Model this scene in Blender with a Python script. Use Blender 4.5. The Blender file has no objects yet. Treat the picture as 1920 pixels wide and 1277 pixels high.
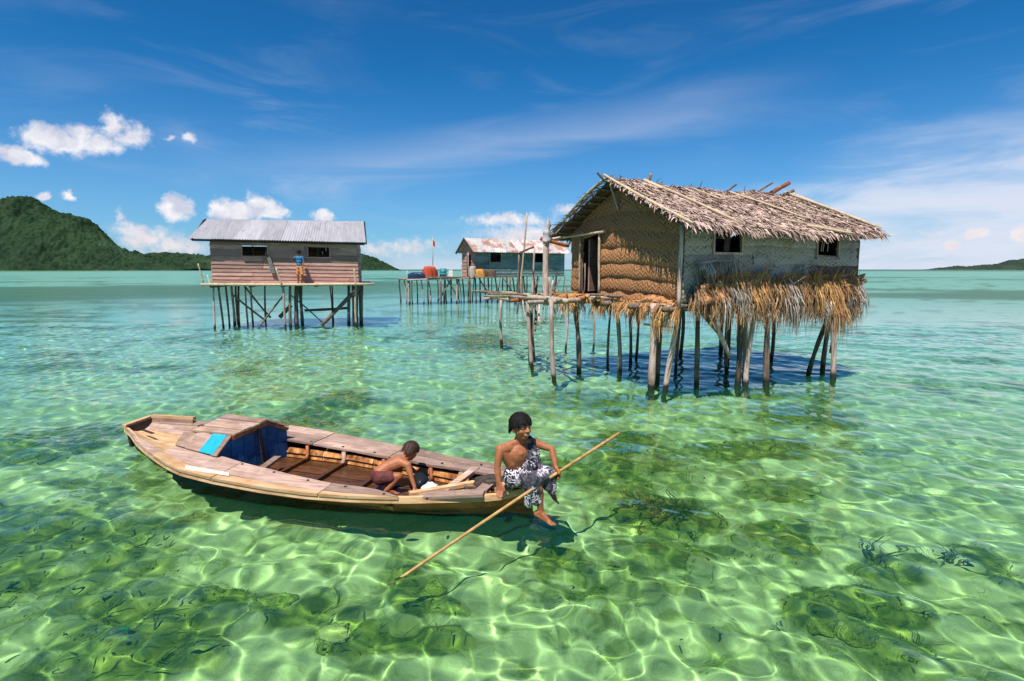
import bpy, bmesh, math, random
import numpy as np
from mathutils import Vector, Matrix, noise as mnoise

rnd = random.Random(7)
scene = bpy.context.scene
col = scene.collection
R = math.radians
PI = math.pi

# ------------------------------------------------------------------ camera
cam_data = bpy.data.cameras.new('camera')
cam = bpy.data.objects.new('camera', cam_data)
col.objects.link(cam)
cam.location = (0, 0, 2.6)
cam.rotation_euler = (R(90) - math.atan(133.5 / 1050.0), 0, 0)
cam_data.sensor_width = 36.0
cam_data.lens = 1050.0 / 1920.0 * 36.0
cam_data.clip_start = 0.05
cam_data.clip_end = 20000
scene.camera = cam

# ------------------------------------------------------------------ sun
SUN_EL, SUN_DIR_XY = 64.0, (-0.42, -0.90)
_n = math.hypot(*SUN_DIR_XY)
SUN = Vector((SUN_DIR_XY[0] / _n * math.cos(R(SUN_EL)), SUN_DIR_XY[1] / _n * math.cos(R(SUN_EL)), math.sin(R(SUN_EL))))
sun_data = bpy.data.lights.new('sun', 'SUN')
sun_data.energy = 4.5
sun_data.angle = R(0.5)
sun_data.color = (1.0, 0.95, 0.86)
sun_data.cycles.is_caustics_light = True        # sunlight is refracted by the waves onto the sea bed
sun = bpy.data.objects.new('sun', sun_data)
col.objects.link(sun)
sun.rotation_euler = SUN.to_track_quat('Z', 'Y').to_euler()
sun.location = (-30, 0, 60)

scene.view_settings.view_transform = 'Standard'
scene.view_settings.look = 'None'
scene.view_settings.exposure = 0.62
scene.view_settings.gamma = 1.0
scene.view_settings.use_curve_mapping = False
cy = scene.cycles
cy.use_denoising = True
cy.max_bounces = 10
cy.transmission_bounces = 8
cy.transparent_max_bounces = 8
cy.diffuse_bounces = 3
cy.glossy_bounces = 3
cy.caustics_reflective = False
cy.caustics_refractive = True
cy.sample_clamp_indirect = 4.0
cy.sample_clamp_direct = 20.0
cy.blur_glossy = 0.3

# ------------------------------------------------------------------ sky
world = bpy.data.worlds.new('World')
scene.world = world
world.use_nodes = True
wt = world.node_tree
wt.nodes.clear()


class NT:
    """small helper to write node trees"""
    def __init__(self, tree):
        self.t = tree

    def new(self, kind, **kw):
        n = self.t.nodes.new(kind)
        for k, v in kw.items():
            setattr(n, k, v)
        return n

    def put(self, sock, v):
        if hasattr(v, 'is_output') or hasattr(v, 'links'):
            self.t.links.new(v, sock)
        else:
            sock.default_value = v

    def math(self, op, a, b=None, c=None, clamp=False):
        n = self.new('ShaderNodeMath', operation=op, use_clamp=clamp)
        for i, v in enumerate((a, b, c)):
            if v is not None:
                self.put(n.inputs[i], v)
        return n.outputs[0]

    def vmath(self, op, a, b=None, scale=None):
        n = self.new('ShaderNodeVectorMath', operation=op)
        self.put(n.inputs[0], a)
        if b is not None:
            self.put(n.inputs[1], b)
        if scale is not None:
            self.put(n.inputs['Scale'], scale)
        return n

    def mix(self, f, a, b, blend='MIX'):
        n = self.new('ShaderNodeMix', data_type='RGBA', blend_type=blend)
        self.put(n.inputs['Factor'], f)
        self.put(n.inputs['A'], a)
        self.put(n.inputs['B'], b)
        return n.outputs['Result']

    def noise(self, vec, scale, detail=3.0, rough=0.55, dist=0.0, dim='3D'):
        n = self.new('ShaderNodeTexNoise', noise_dimensions=dim)
        if vec is not None:
            self.put(n.inputs['Vector'], vec)
        n.inputs['Scale'].default_value = scale
        n.inputs['Detail'].default_value = detail
        n.inputs['Roughness'].default_value = rough
        n.inputs['Distortion'].default_value = dist
        return n.outputs['Fac']

    def ramp(self, f, stops, interp='LINEAR'):
        n = self.new('ShaderNodeValToRGB')
        n.color_ramp.interpolation = interp
        e = n.color_ramp.elements
        while len(e) < len(stops):
            e.new(0.5)
        for el, (p, c) in zip(e, stops):
            el.position = p
            el.color = tuple(c) + (1,) if len(c) == 3 else c
        self.put(n.inputs[0], f)
        return n.outputs[0]

    def map(self, f, a, b, lo=0.0, hi=1.0, smooth=False):
        n = self.new('ShaderNodeMapRange')
        if smooth:
            n.interpolation_type = 'SMOOTHSTEP'
        self.put(n.inputs[0], f)
        for i, v in enumerate((a, b, lo, hi)):
            self.put(n.inputs[1 + i], v)
        return n.outputs[0]


W = NT(wt)
sky = W.new('ShaderNodeTexSky', sky_type='NISHITA')
sky.sun_disc = False
sky.sun_elevation = R(SUN_EL)
sky.sun_rotation = math.atan2(SUN.x, SUN.y)
sky.altitude = 0
sky.air_density = 1.0
sky.dust_density = 0.3
sky.ozone_density = 3.0
SKY_TINT = (0.15, 0.82, 1.29, 1)
gm = W.new('ShaderNodeGamma')
wt.links.new(sky.outputs[0], gm.inputs[0])
gm.inputs[1].default_value = 1.0
skyc = W.mix(1.0, gm.outputs[0], SKY_TINT, 'MULTIPLY')
geo = W.new('ShaderNodeTexCoord')   # polarised look: the clear sky deepens with height
dirv = geo.outputs['Generated']
sep = W.new('ShaderNodeSeparateXYZ')
wt.links.new(dirv, sep.inputs[0])
az = W.math('ARCTAN2', sep.outputs[0], sep.outputs[1])
el = W.math('ARCSINE', sep.outputs[2])
comb = W.new('ShaderNodeCombineXYZ')
W.put(comb.inputs[0], az)
W.put(comb.inputs[1], el)
ae = comb.outputs[0]
# cloud strength is written in sky units (before the background strength)
CW = 9.0
skyc = W.mix(W.map(el, 0.06, 0.55, 0.0, 1.0), skyc, W.mix(1.0, skyc, (0.58, 0.70, 0.76, 1), 'MULTIPLY'))
# horizon haze: sky pales to a warm white near the sea
hz = W.map(el, 0.0, 0.34, 1.0, 0.0)
hz = W.math('POWER', hz, 2.0)
skyc = W.mix(W.math('MULTIPLY', hz, 0.52), skyc, (CW * .56, CW * .68, CW * .92, 1))
# thin cirrus: long streaks, drawn out along a slanting direction
mp = W.new('ShaderNodeMapping', vector_type='POINT')
wt.links.new(ae, mp.inputs[0])
mp.inputs['Rotation'].default_value = (0, 0, R(-14))
mp.inputs['Scale'].default_value = (1.6, 8.5, 1)
c1 = W.noise(mp.outputs[0], 1.7, 5, 0.6, 0.9)
c2 = W.noise(ae, 2.0, 3, 0.5, 0.4)
ci = W.math('MULTIPLY', W.map(c1, 0.45, 0.82, smooth=True), W.map(c2, 0.35, 0.7, smooth=True))
# one broad band of veil cloud from the horizon centre-left up to the right
band = W.math('SUBTRACT', el, W.math('ADD', 0.20, W.math('MULTIPLY', W.math('SINE', W.math('ADD', W.math('MULTIPLY', az, 2.3), 0.2)), 0.07)))
band = W.math('ADD', band, W.math('MULTIPLY', W.math('SUBTRACT', c1, 0.5), 0.09))
bm = W.math('POWER', W.math('SUBTRACT', 1.0, W.math('MINIMUM', W.math('ABSOLUTE', W.math('MULTIPLY', band, 20.0)), 1.0)), 1.3)
bm = W.math('MULTIPLY', bm, W.map(az, -0.62, -0.1, smooth=True))
bm = W.math('MULTIPLY', bm, W.map(az, 0.55, 0.15, smooth=True))
ci = W.math('MULTIPLY', ci, W.map(az, -0.85, -0.35, 0.15, 1.0))
ci = W.math('ADD', W.math('MULTIPLY', ci, 0.34), W.math('MULTIPLY', bm, 0.26), clamp=True)
skyc = W.mix(ci, skyc, (CW * .78, CW * .83, CW * 1.0, 1))
# low stratus sheet, thickest in the right half, wispy upper edge
mp2 = W.new('ShaderNodeMapping', vector_type='POINT')
wt.links.new(ae, mp2.inputs[0])
mp2.inputs['Scale'].default_value = (2.2, 11, 1)
s1 = W.noise(mp2.outputs[0], 2.2, 6, 0.6, 0.5)
top = W.map(az, 0.22, 0.62, 0.040, 0.160, smooth=True)
top = W.math('ADD', top, W.map(az, -0.35, 0.05, 0.0, 0.045, smooth=True))
sh = W.math('SUBTRACT', W.math('ADD', top, W.math('MULTIPLY', W.math('SUBTRACT', s1, 0.5), 0.11)), el)
shm = W.map(sh, -0.02, 0.13, 0.0, 1.0, smooth=True)
shm = W.math('MULTIPLY', shm, W.map(s1, 0.28, 0.6, 0.45, 1.0, smooth=True))
shm = W.math('MULTIPLY', shm, W.map(az, -0.62, -0.42, 0.0, 1.0, smooth=True))
skyc = W.mix(W.math('MULTIPLY', shm, 0.88), skyc, (CW * .88, CW * .92, CW * 1.06, 1))
# fair-weather cumulus: groups of soft ellipses with a ragged rim (azimuth, elevation, radii in radians)
CUMULI = [    # (azimuth, elevation, radii, weight)
    (-0.663, 0.173, 0.048, 0.019, 0.8),
    (-0.619, 0.174, 0.034, 0.017, 0.7),
    (-0.639, 0.184, 0.033, 0.015, 0.6),
    (-0.6, 0.2, 0.018, 0.02, 0.75),
    (-0.577, 0.188, 0.027, 0.02, 0.55),
    (-0.708, 0.147, 0.028, 0.014, 0.8),
    (-0.721, 0.15, 0.017, 0.011, 0.6),
    (-0.507, 0.191, 0.011, 0.009, 0.6),
    (-0.532, 0.191, 0.007, 0.005, 0.45),
    (-0.682, 0.098, 0.008, 0.007, 0.7),
    (-0.656, 0.103, 0.011, 0.008, 0.7),
    (-0.531, 0.091, 0.027, 0.024, 1.0),
    (-0.468, 0.093, 0.016, 0.023, 0.9),
    (-0.452, 0.089, 0.033, 0.018, 1.0),
    (-0.413, 0.099, 0.031, 0.023, 1.0),
    (-0.393, 0.091, 0.023, 0.014, 0.9),
    (-0.317, 0.088, 0.018, 0.013, 1.0),
    (-0.603, 0.076, 0.007, 0.019, 0.35),
    (-0.593, 0.062, 0.018, 0.012, 0.35),
    (-0.574, 0.047, 0.044, 0.022, 0.6),
    (-0.535, 0.034, 0.054, 0.017, 0.5),
    (0.658, 0.035, 0.011, 0.009, 0.85),
    (0.684, 0.048, 0.013, 0.009, 0.95),
    (0.729, 0.045, 0.013, 0.015, 0.95),
    (0.631, 0.051, 0.026, 0.005, 0.3),
    (-0.186, 0.039, 0.079, 0.016, 0.35),
    (0.0, 0.086, 0.091, 0.014, 0.55),
    (0.028, 0.06, 0.101, 0.02, 0.6),
    (0.093, 0.101, 0.03, 0.014, 0.4),
    (-0.24, 0.032, 0.058, 0.014, 0.3)]
warp = W.new('ShaderNodeTexNoise')
warp.inputs['Scale'].default_value = 26
warp.inputs['Detail'].default_value = 5
warp.inputs['Roughness'].default_value = 0.62
wt.links.new(ae, warp.inputs['Vector'])
off = W.vmath('SUBTRACT', warp.outputs['Color'], (0.5, 0.5, 0.5)).outputs[0]
aew = W.vmath('ADD', ae, W.vmath('MULTIPLY', off, (0.046, 0.030, 0)).outputs[0]).outputs[0]
cum = None
low = None
for (a, e, ra, re, wgt) in CUMULI:
    d = W.vmath('MULTIPLY', W.vmath('SUBTRACT', aew, (a, e, 0)).outputs[0], (1 / ra, 1 / re, 0)).outputs[0]
    ln = W.vmath('LENGTH', d).outputs['Value']
    v = W.math('MULTIPLY', W.math('SUBTRACT', 1.05, ln), wgt)
    cum = v if cum is None else W.math('SMOOTH_MAX', cum, v, 0.12)
fine = W.noise(ae, 75, 4, 0.6)
cden = W.math('ADD', cum, W.math('MULTIPLY', W.math('SUBTRACT', fine, 0.5), 0.75))
cmask = W.map(cden, -0.04, 0.50, 0.0, 1.0, smooth=True)
lump = W.noise(aew, 34, 3, 0.5)
ccol = W.mix(W.map(lump, 0.36, 0.62), (CW * .74, CW * .76, CW * .90, 1), (CW * 1.16, CW * 1.13, CW * 1.14, 1))
ccol = W.mix(W.map(el, 0.09, 0.02), ccol, (CW * .96, CW * .88, CW * .90, 1))
skyc = W.mix(W.math('MULTIPLY', cmask, 0.93), skyc, ccol)
bg = W.new('ShaderNodeBackground')
wt.links.new(skyc, bg.inputs[0])
bg.inputs[1].default_value = 0.063
wo = W.new('ShaderNodeOutputWorld')
wt.links.new(bg.outputs[0], wo.inputs[0])
world.cycles.sampling_method = 'MANUAL'
world.cycles.sample_map_resolution = 512


# ------------------------------------------------------------------ helpers
def V(*a):
    return Vector(a)


def lerp(a, b, t):
    return a + (b - a) * t


class MB:
    """collects shapes, then links them as ONE mesh object"""
    def __init__(self):
        self.v, self.f, self.t = [], [], []

    def _add(self, vs, fs, tint):
        b = len(self.v)
        self.v += [tuple(p) for p in vs]
        self.f += [tuple(i + b for i in q) for q in fs]
        self.t += [tint] * len(fs)
        return self

    def box(self, c, half, ax=None, tint=0.5, taper=0.0, jit=0.0):
        X, Y, Z = ax or (V(1, 0, 0), V(0, 1, 0), V(0, 0, 1))
        c = Vector(c)
        vs = []
        for sz in (-1, 1):
            k = 1 - taper * (sz > 0)
            for sx, sy in ((-1, -1), (1, -1), (1, 1), (-1, 1)):
                j = V(rnd.uniform(-1, 1), rnd.uniform(-1, 1), rnd.uniform(-1, 1)) * jit if jit else V(0, 0, 0)
                vs.append(c + X * (sx * half[0] * k) + Y * (sy * half[1] * k) + Z * (sz * half[2]) + j)
        fs = [(3, 2, 1, 0), (4, 5, 6, 7), (0, 1, 5, 4), (1, 2, 6, 5), (2, 3, 7, 6), (3, 0, 4, 7)]
        return self._add(vs, fs, tint)

    def beam(self, a, b, w, h, up=(0, 0, 1), tint=0.5, jit=0.0):
        a, b = Vector(a), Vector(b)
        d = b - a
        L = d.length
        X = d.normalized()
        Y = Vector(up).cross(X)
        if Y.length < 1e-4:
            Y = V(0, 1, 0).cross(X)
        Y.normalize()
        Z = X.cross(Y)
        return self.box((a + b) / 2, (L / 2, w / 2, h / 2), (X, Y, Z), tint, 0, jit)

    def tube(self, pts, rad, n=8, tint=0.5, caps=True):
        pts = [Vector(p) for p in pts]
        if not hasattr(rad, '__len__'):
            rad = [rad] * len(pts)
        vs, fs = [], []
        up = None
        for i, p in enumerate(pts):
            d = (pts[min(i + 1, len(pts) - 1)] - pts[max(i - 1, 0)]).normalized()
            if up is None:
                up = d.orthogonal().normalized()
            up = (up - d * up.dot(d)).normalized()
            s = d.cross(up)
            for k in range(n):
                a = 2 * PI * k / n
                vs.append(p + (up * math.cos(a) + s * math.sin(a)) * rad[i])
        for i in range(len(pts) - 1):
            for k in range(n):
                k2 = (k + 1) % n
                fs.append((i * n + k, i * n + k2, (i + 1) * n + k2, (i + 1) * n + k))
        if caps:
            fs.append(tuple(range(n))[::-1])
            fs.append(tuple((len(pts) - 1) * n + k for k in range(n)))
        return self._add(vs, fs, tint)

    def ribbon(self, pts, widths, side, tint=0.5):
        """flat leaf strip through pts; side = width direction"""
        side = Vector(side).normalized()
        vs, fs = [], []
        for p, w in zip(pts, widths):
            p = Vector(p)
            vs += [p - side * w / 2, p + side * w / 2]
        for i in range(len(pts) - 1):
            fs.append((2 * i, 2 * i + 1, 2 * i + 3, 2 * i + 2))
        return self._add(vs, fs, tint)

    def grid(self, P, tint=0.5, closed=False):
        """P[i][j] grid of points"""
        ni, nj = len(P), len(P[0])
        vs = [p for r in P for p in r]
        fs = []
        for i in range(ni - 1):
            for j in range(nj - (0 if closed else 1)):
                j2 = (j + 1) % nj
                fs.append((i * nj + j, i * nj + j2, (i + 1) * nj + j2, (i + 1) * nj + j))
        return self._add(vs, fs, tint)

    def poly_prism(self, pts, thick, tint=0.5):
        """planar polygon pts given thickness along vector thick"""
        n = len(pts)
        pts = [Vector(p) for p in pts]
        th = Vector(thick)
        vs = pts + [p + th for p in pts]
        fs = [tuple(range(n))[::-1], tuple(range(n, 2 * n))]
        for i in range(n):
            j = (i + 1) % n
            fs.append((i, j, n + j, n + i))
        return self._add(vs, fs, tint)

    def ball(self, c, r, tint=0.5, seg=10, ring=7, M=None):
        c = Vector(c)
        if not hasattr(r, '__len__'):
            r = (r, r, r)
        vs = []
        for i in range(ring + 1):
            th = PI * i / ring
            for k in range(seg):
                a = 2 * PI * k / seg
                p = V(r[0] * math.sin(th) * math.cos(a), r[1] * math.sin(th) * math.sin(a), r[2] * math.cos(th))
                vs.append(c + (M @ p if M else p))
        fs = []
        for i in range(ring):
            for k in range(seg):
                k2 = (k + 1) % seg
                fs.append((i * seg + k, (i + 1) * seg + k, (i + 1) * seg + k2, i * seg + k2))
        return self._add(vs, fs, tint)

    def mesh(self, name, mat, smooth=False):
        me = bpy.data.meshes.new(name)
        me.from_pydata(self.v, [], self.f)
        me.validate()
        if len(me.polygons) == len(self.t):
            at = me.attributes.new('tint', 'FLOAT', 'FACE')
            at.data.foreach_set('value', self.t)
        if smooth:
            me.shade_smooth()
        me.materials.append(mat)
        return me

    def build(self, name, mat, parent=None, smooth=False, label=None, kind=None, bevel=0.0):
        o = bpy.data.objects.new(name, self.mesh(name, mat, smooth))
        col.objects.link(o)
        if parent is not None:
            o.parent = parent
        if label:
            o['label'] = label
        if kind:
            o['kind'] = kind
        if bevel:
            m = o.modifiers.new('bevel', 'BEVEL')
            m.width = bevel
            m.segments = 1
            m.limit_method = 'ANGLE'
        return o


def thing(name, label, cat, loc=(0, 0, 0), xdir=None, group=None):
    o = bpy.data.objects.new(name, None)
    o.empty_display_size = 0.2
    col.objects.link(o)
    o.location = loc
    if xdir:
        o.rotation_euler = (0, 0, math.atan2(xdir[1], xdir[0]))
    o['label'] = label
    o['category'] = cat
    if group:
        o['group'] = group
    return o


def tag(o, label, cat, group=None):
    o['label'] = label
    o['category'] = cat
    if group:
        o['group'] = group
    return o


# ------------------------------------------------------------------ materials
def material(name, stops, scale=(1, 1, 1), nscale=6.0, detail=5, rough=0.8, bump=0.3, bdist=0.01, rand=0.25, tint=0.0,
             metal=0.0, spots=None, spec=0.3, dist=0.0, hue=0.0):
    """noise-driven colour with per-object and per-piece variation.  spots = (scale, lo, hi, colour, amount)"""
    m = bpy.data.materials.new(name)
    m.use_nodes = True
    T = NT(m.node_tree)
    bs = m.node_tree.nodes['Principled BSDF']
    tc = T.new('ShaderNodeTexCoord')
    mp = T.new('ShaderNodeMapping')
    m.node_tree.links.new(tc.outputs['Object'], mp.inputs[0])
    mp.inputs['Scale'].default_value = scale
    oi = T.new('ShaderNodeObjectInfo')
    shift = T.vmath('ADD', mp.outputs[0], T.vmath('SCALE', (13.1, 7.7, 5.3), scale=T.math('MULTIPLY', oi.outputs['Random'], 10.0)).outputs[0]).outputs[0]
    f = T.noise(shift, nscale, detail, 0.62, dist)
    c = T.ramp(f, stops)
    if spots:
        for (ss, lo, hi, cc, am) in (spots if isinstance(spots, list) else [spots]):
            sf = T.noise(T.vmath('ADD', tc.outputs['Object'], T.vmath('SCALE', (3.1, 9.7, 2.3), scale=oi.outputs['Random']).outputs[0]).outputs[0], ss, 4, 0.6)
            c = T.mix(T.map(sf, lo, hi, 0, am, smooth=True), c, tuple(cc) + (1,))
    hv = T.new('ShaderNodeHueSaturation')
    val = T.math('ADD', 1.0 - rand * 0.5, T.math('MULTIPLY', oi.outputs['Random'], rand))
    if tint:
        at = T.new('ShaderNodeAttribute', attribute_name='tint')
        val = T.math('MULTIPLY', val, T.math('ADD', 1.0 - tint * 0.5, T.math('MULTIPLY', at.outputs['Fac'], tint)))
        if hue:
            T.put(hv.inputs['Hue'], T.math('ADD', 0.5 - hue * 0.5, T.math('MULTIPLY', T.math('FRACT', T.math('MULTIPLY', at.outputs['Fac'], 7.31)), hue)))
    T.put(hv.inputs['Value'], val)
    T.put(hv.inputs['Color'], c)
    T.put(bs.inputs['Base Color'], hv.outputs[0])
    bs.inputs['Roughness'].default_value = rough
    bs.inputs['Metallic'].default_value = metal
    bs.inputs['Specular IOR Level'].default_value = spec
    if bump:
        b = T.new('ShaderNodeBump')
        b.inputs['Strength'].default_value = bump
        b.inputs['Distance'].default_value = bdist
        T.put(b.inputs['Height'], f)
        T.put(bs.inputs['Normal'], b.outputs[0])
    return m


def weave_material(name, dark, light, cell=0.075, rough=0.8, fade=None, mossy=None):
    """twilled palm matting: zig-zag strips running over and under"""
    m = bpy.data.materials.new(name)
    m.use_nodes = True
    T = NT(m.node_tree)
    bs = m.node_tree.nodes['Principled BSDF']
    tc = T.new('ShaderNodeTexCoord')
    s = T.new('ShaderNodeSeparateXYZ')
    wob = T.noise(tc.outputs['Object'], 2.2, 3, 0.6)
    oi = T.new('ShaderNodeObjectInfo')
    m.node_tree.links.new(tc.outputs['Object'], s.inputs[0])
    a = T.math('ADD', s.outputs[0], s.outputs[1])
    a = T.math('ADD', T.math('ADD', a, T.math('MULTIPLY', wob, 0.16)), T.math('MULTIPLY', oi.outputs['Random'], 3.7))
    z = T.math('ADD', s.outputs[2], T.math('MULTIPLY', wob, 0.12))
    zig = T.math('PINGPONG', a, cell * .95)
    st = T.math('SINE', T.math('MULTIPLY', T.math('ADD', z, zig), 2 * PI / cell))
    h = T.math('ADD', 0.5, T.math('MULTIPLY', st, 0.5))
    big = T.noise(T.vmath('MULTIPLY', tc.outputs['Object'], (1, 1, 4)).outputs[0], 1.6, 5, 0.65)
    grain = T.noise(tc.outputs['Object'], 55, 3, 0.6)
    f = T.math('ADD', T.math('MULTIPLY', h, 0.55), T.math('MULTIPLY', grain, 0.5))
    c = T.mix(T.map(f, 0.25, 0.85), tuple(dark) + (1,), tuple(light) + (1,))
    if fade:
        c = T.mix(T.map(big, .36, .62, 0, .85, smooth=True), c, tuple(fade) + (1,))
        old = T.noise(tc.outputs['Object'], 2.7, 5, .7)
        c = T.mix(T.map(old, .54, .70, 0, .6, smooth=True), c, tuple(q * .42 for q in fade) + (1,))
    if mossy:
        mm = T.noise(tc.outputs['Object'], 2.3, 4, 0.6)
        c = T.mix(T.map(mm, 0.5, 0.75, 0, 0.7, smooth=True), c, tuple(mossy) + (1,))
    hv = T.new('ShaderNodeHueSaturation')
    T.put(hv.inputs['Value'], T.math('ADD', 0.8, T.math('MULTIPLY', oi.outputs['Random'], 0.4)))
    T.put(hv.inputs['Color'], c)
    T.put(bs.inputs['Base Color'], hv.outputs[0])
    bs.inputs['Roughness'].default_value = rough
    bs.inputs['Specular IOR Level'].default_value = 0.25
    b = T.new('ShaderNodeBump')
    b.inputs['Strength'].default_value = 0.8
    b.inputs['Distance'].default_value = 0.015
    T.put(b.inputs['Height'], f)
    T.put(bs.inputs['Normal'], b.outputs[0])
    return m


M = {}
M['post'] = material('weathered_post', [(.25, (.20, .13, .10)), (.45, (.42, .30, .245)), (.7, (.60, .48, .41))], (5, 5, 1.0), 3.0, 6, .85, .6, .02, .5,
                     spots=[(2.5, .55, .75, (.12, .07, .05), .7)])
M['dark_post'] = material('dark_post', [(.25, (.05, .036, .03)), (.5, (.15, .105, .08)), (.75, (.30, .22, .175))], (5, 5, 1.0), 3.0, 6, .85, .6, .02, .5)
M['pole'] = material('golden_bamboo', [(.3, (.27, .14, .045)), (.6, (.46, .27, .10)), (.8, (.60, .40, .19))], (3, 3, 3), 4, 4, .5, .2, .004, .2)
M['bamboo'] = material('pale_bamboo', [(.3, (.34, .25, .15)), (.6, (.52, .41, .27)), (.8, (.64, .53, .38))], (3, 3, 3), 4, 4, .6, .2, .006, .35)
M['thatch'] = material('dry_thatch', [(.25, (.24, .15, .12)), (.5, (.42, .295, .24)), (.8, (.57, .45, .39))], (1, 1, 1), 5, 5, .9, .3, .01, .1, tint=1.0, hue=.03, spots=[(1.1, .50, .70, (.20, .125, .095), .65), (2.6, .58, .72, (.12, .075, .055), .6)])
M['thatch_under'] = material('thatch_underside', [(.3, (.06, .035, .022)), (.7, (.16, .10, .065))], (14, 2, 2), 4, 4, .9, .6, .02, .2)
M['frond'] = material('dry_palm_frond', [(.25, (.26, .115, .04)), (.5, (.45, .235, .085)), (.8, (.60, .37, .17))], (1, 1, 1), 5, 4, .8, .2, .005, .35, tint=1.0, hue=.03)
M['brown_frond'] = material('brown_palm_frond', [(.25, (.13, .062, .028)), (.5, (.28, .155, .075)), (.8, (.46, .31, .18))], (1, 1, 1), 5, 4, .85, .2, .005, .35, tint=1.1, hue=.03)
M['grey_frond'] = material('greyed_palm_frond', [(.25, (.20, .16, .13)), (.5, (.36, .30, .25)), (.8, (.52, .46, .40))], (1, 1, 1), 5, 4, .85, .2, .005, .3, tint=.9)
M['weave_tan'] = weave_material('tan_woven_palm', (.15, .060, .028), (.58, .28, .118), .10, fade=(.40, .18, .078))
M['weave_grey'] = weave_material('grey_woven_palm', (.15, .12, .10), (.54, .47, .39), .10, fade=(.42, .37, .31), mossy=(.27, .24, .11))
M['weave_brown'] = weave_material('brown_woven_palm', (.07, .04, .026), (.27, .165, .105), .12, fade=(.17, .12, .09))
M['plank'] = material('grey_brown_plank', [(.25, (.23, .12, .095)), (.5, (.43, .25, .20)), (.8, (.58, .385, .315))], (1.2, 6, 14), 2.2, 6, .85, .5, .01, .55,
                      spots=[(1.1, .5, .75, (.25, .20, .13), .6), (4.0, .62, .8, (.05, .035, .03), .6)])
M['plank_pale'] = material('sun_bleached_plank', [(.25, (.22, .135, .105)), (.5, (.37, .245, .195)), (.8, (.51, .37, .31))], (1.5, 10, 10), 2.4, 6, .8, .55, .010, .62,
                           spots=[(1.7, .44, .66, (.20, .125, .095), .7), (2.4, .58, .72, (.52, .43, .37), .6), (3.5, .56, .74, (.48, .28, .13), .65), (8.0, .63, .76, (.12, .06, .04), .85)])
M['plank_teal'] = material('blue_green_plank', [(.25, (.045, .07, .065)), (.5, (.13, .20, .19)), (.8, (.26, .34, .32))], (1.0, 5, 12), 2.0, 6, .8, .4, .01, .7,
                           spots=[(1.4, .5, .7, (.12, .10, .08), .7)])
M['dark_wood'] = material('dark_wet_wood', [(.3, (.018, .013, .011)), (.7, (.07, .05, .04))], (2, 8, 8), 3, 5, .7, .4, .01, .3)
M['hull'] = material('hull_wood', [(.25, (.13, .032, .012)), (.5, (.31, .092, .030)), (.8, (.44, .18, .07))], (1.0, 6, 8), 2.2, 6, .55, .4, .006, .25,
                     spots=[(3.0, .52, .7, (.05, .025, .015), .8), (2.0, .6, .75, (.45, .22, .06), .7)])
M['hull_dark'] = material('dark_lower_hull', [(.25, (.045, .017, .008)), (.5, (.12, .048, .020)), (.8, (.24, .11, .045))], (1.0, 6, 8), 2.2, 6, .6, .4, .006, .25,
                          spots=[(2.2, .55, .7, (.03, .028, .015), .8), (5.0, .66, .78, (.42, .34, .25), .8)])
M['gunwale'] = material('gunwale_wood', [(.25, (.34, .18, .08)), (.5, (.56, .345, .18)), (.8, (.70, .51, .31))], (1.0, 6, 8), 2.2, 6, .7, .5, .008, .42,
                        spots=[(4.0, .54, .70, (.45, .22, .08), .8), (1.6, .5, .72, (.30, .17, .10), .55), (9.0, .63, .75, (.12, .06, .035), .85)])
M['inner'] = material('stained_inner_planks', [(.32, (.06, .024, .010)), (.46, (.30, .105, .024)), (.58, (.50, .23, .065)), (.75, (.66, .47, .27))], (7, 7, 1.2), 1.3, 5, .45, .4, .01, .3,
                      spots=[(5.0, .55, .7, (.05, .025, .012), .85)])
M['bilge'] = material('wet_bilge_boards', [(.3, (.028, .012, .006)), (.7, (.125, .05, .021))], (2, 8, 8), 3, 5, .3, .4, .008, .4)
M['blue_board'] = material('faded_blue_board', [(.25, (.006, .045, .12)), (.55, (.012, .09, .24)), (.8, (.02, .125, .31))], (3, 3, 5), 3, 5, .7, .3, .006, .3,
                           spots=[(3.0, .58, .72, (.06, .04, .06), .75)])
M['cyan_sheet'] = material('cyan_plastic_sheet', [(.3, (.008, .30, .42)), (.7, (.02, .40, .50))], (1, 1, 1), 9, 3, .35, .1, .004, .0, spec=.5)
M['cloth_white'] = material('white_plastic', [(.3, (.55, .58, .6)), (.7, (.75, .77, .8))], (1, 1, 1), 14, 3, .4, .5, .01, .0, spec=.5)
M['black_plastic'] = material('black_plastic', [(.3, (.008, .010, .014)), (.7, (.016, .02, .028))], (1, 1, 1), 8, 3, .45, .1, .003, .0, spec=.4)


def roof_metal(name, base, rust_lo, rust_hi, rust_amt):
    m = material(name, [(.3, tuple(c * .75 for c in base)), (.6, base), (.85, tuple(min(.85, c * 1.15) for c in base))], (6, 1, 1), 1.2, 5, .5, .1, .004, .35, metal=.0,
                 spots=[(.9, rust_lo, rust_hi, (.30, .11, .05), rust_amt), (3.2, .60, .72, (.22, .085, .045), rust_amt)], spec=.5)
    return m


M['zinc'] = roof_metal('zinc_sheet', (.36, .35, .38), .68, .80, .5)
M['rusty_zinc'] = roof_metal('rusty_zinc_sheet', (.50, .46, .45), .50, .62, .85)


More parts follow.
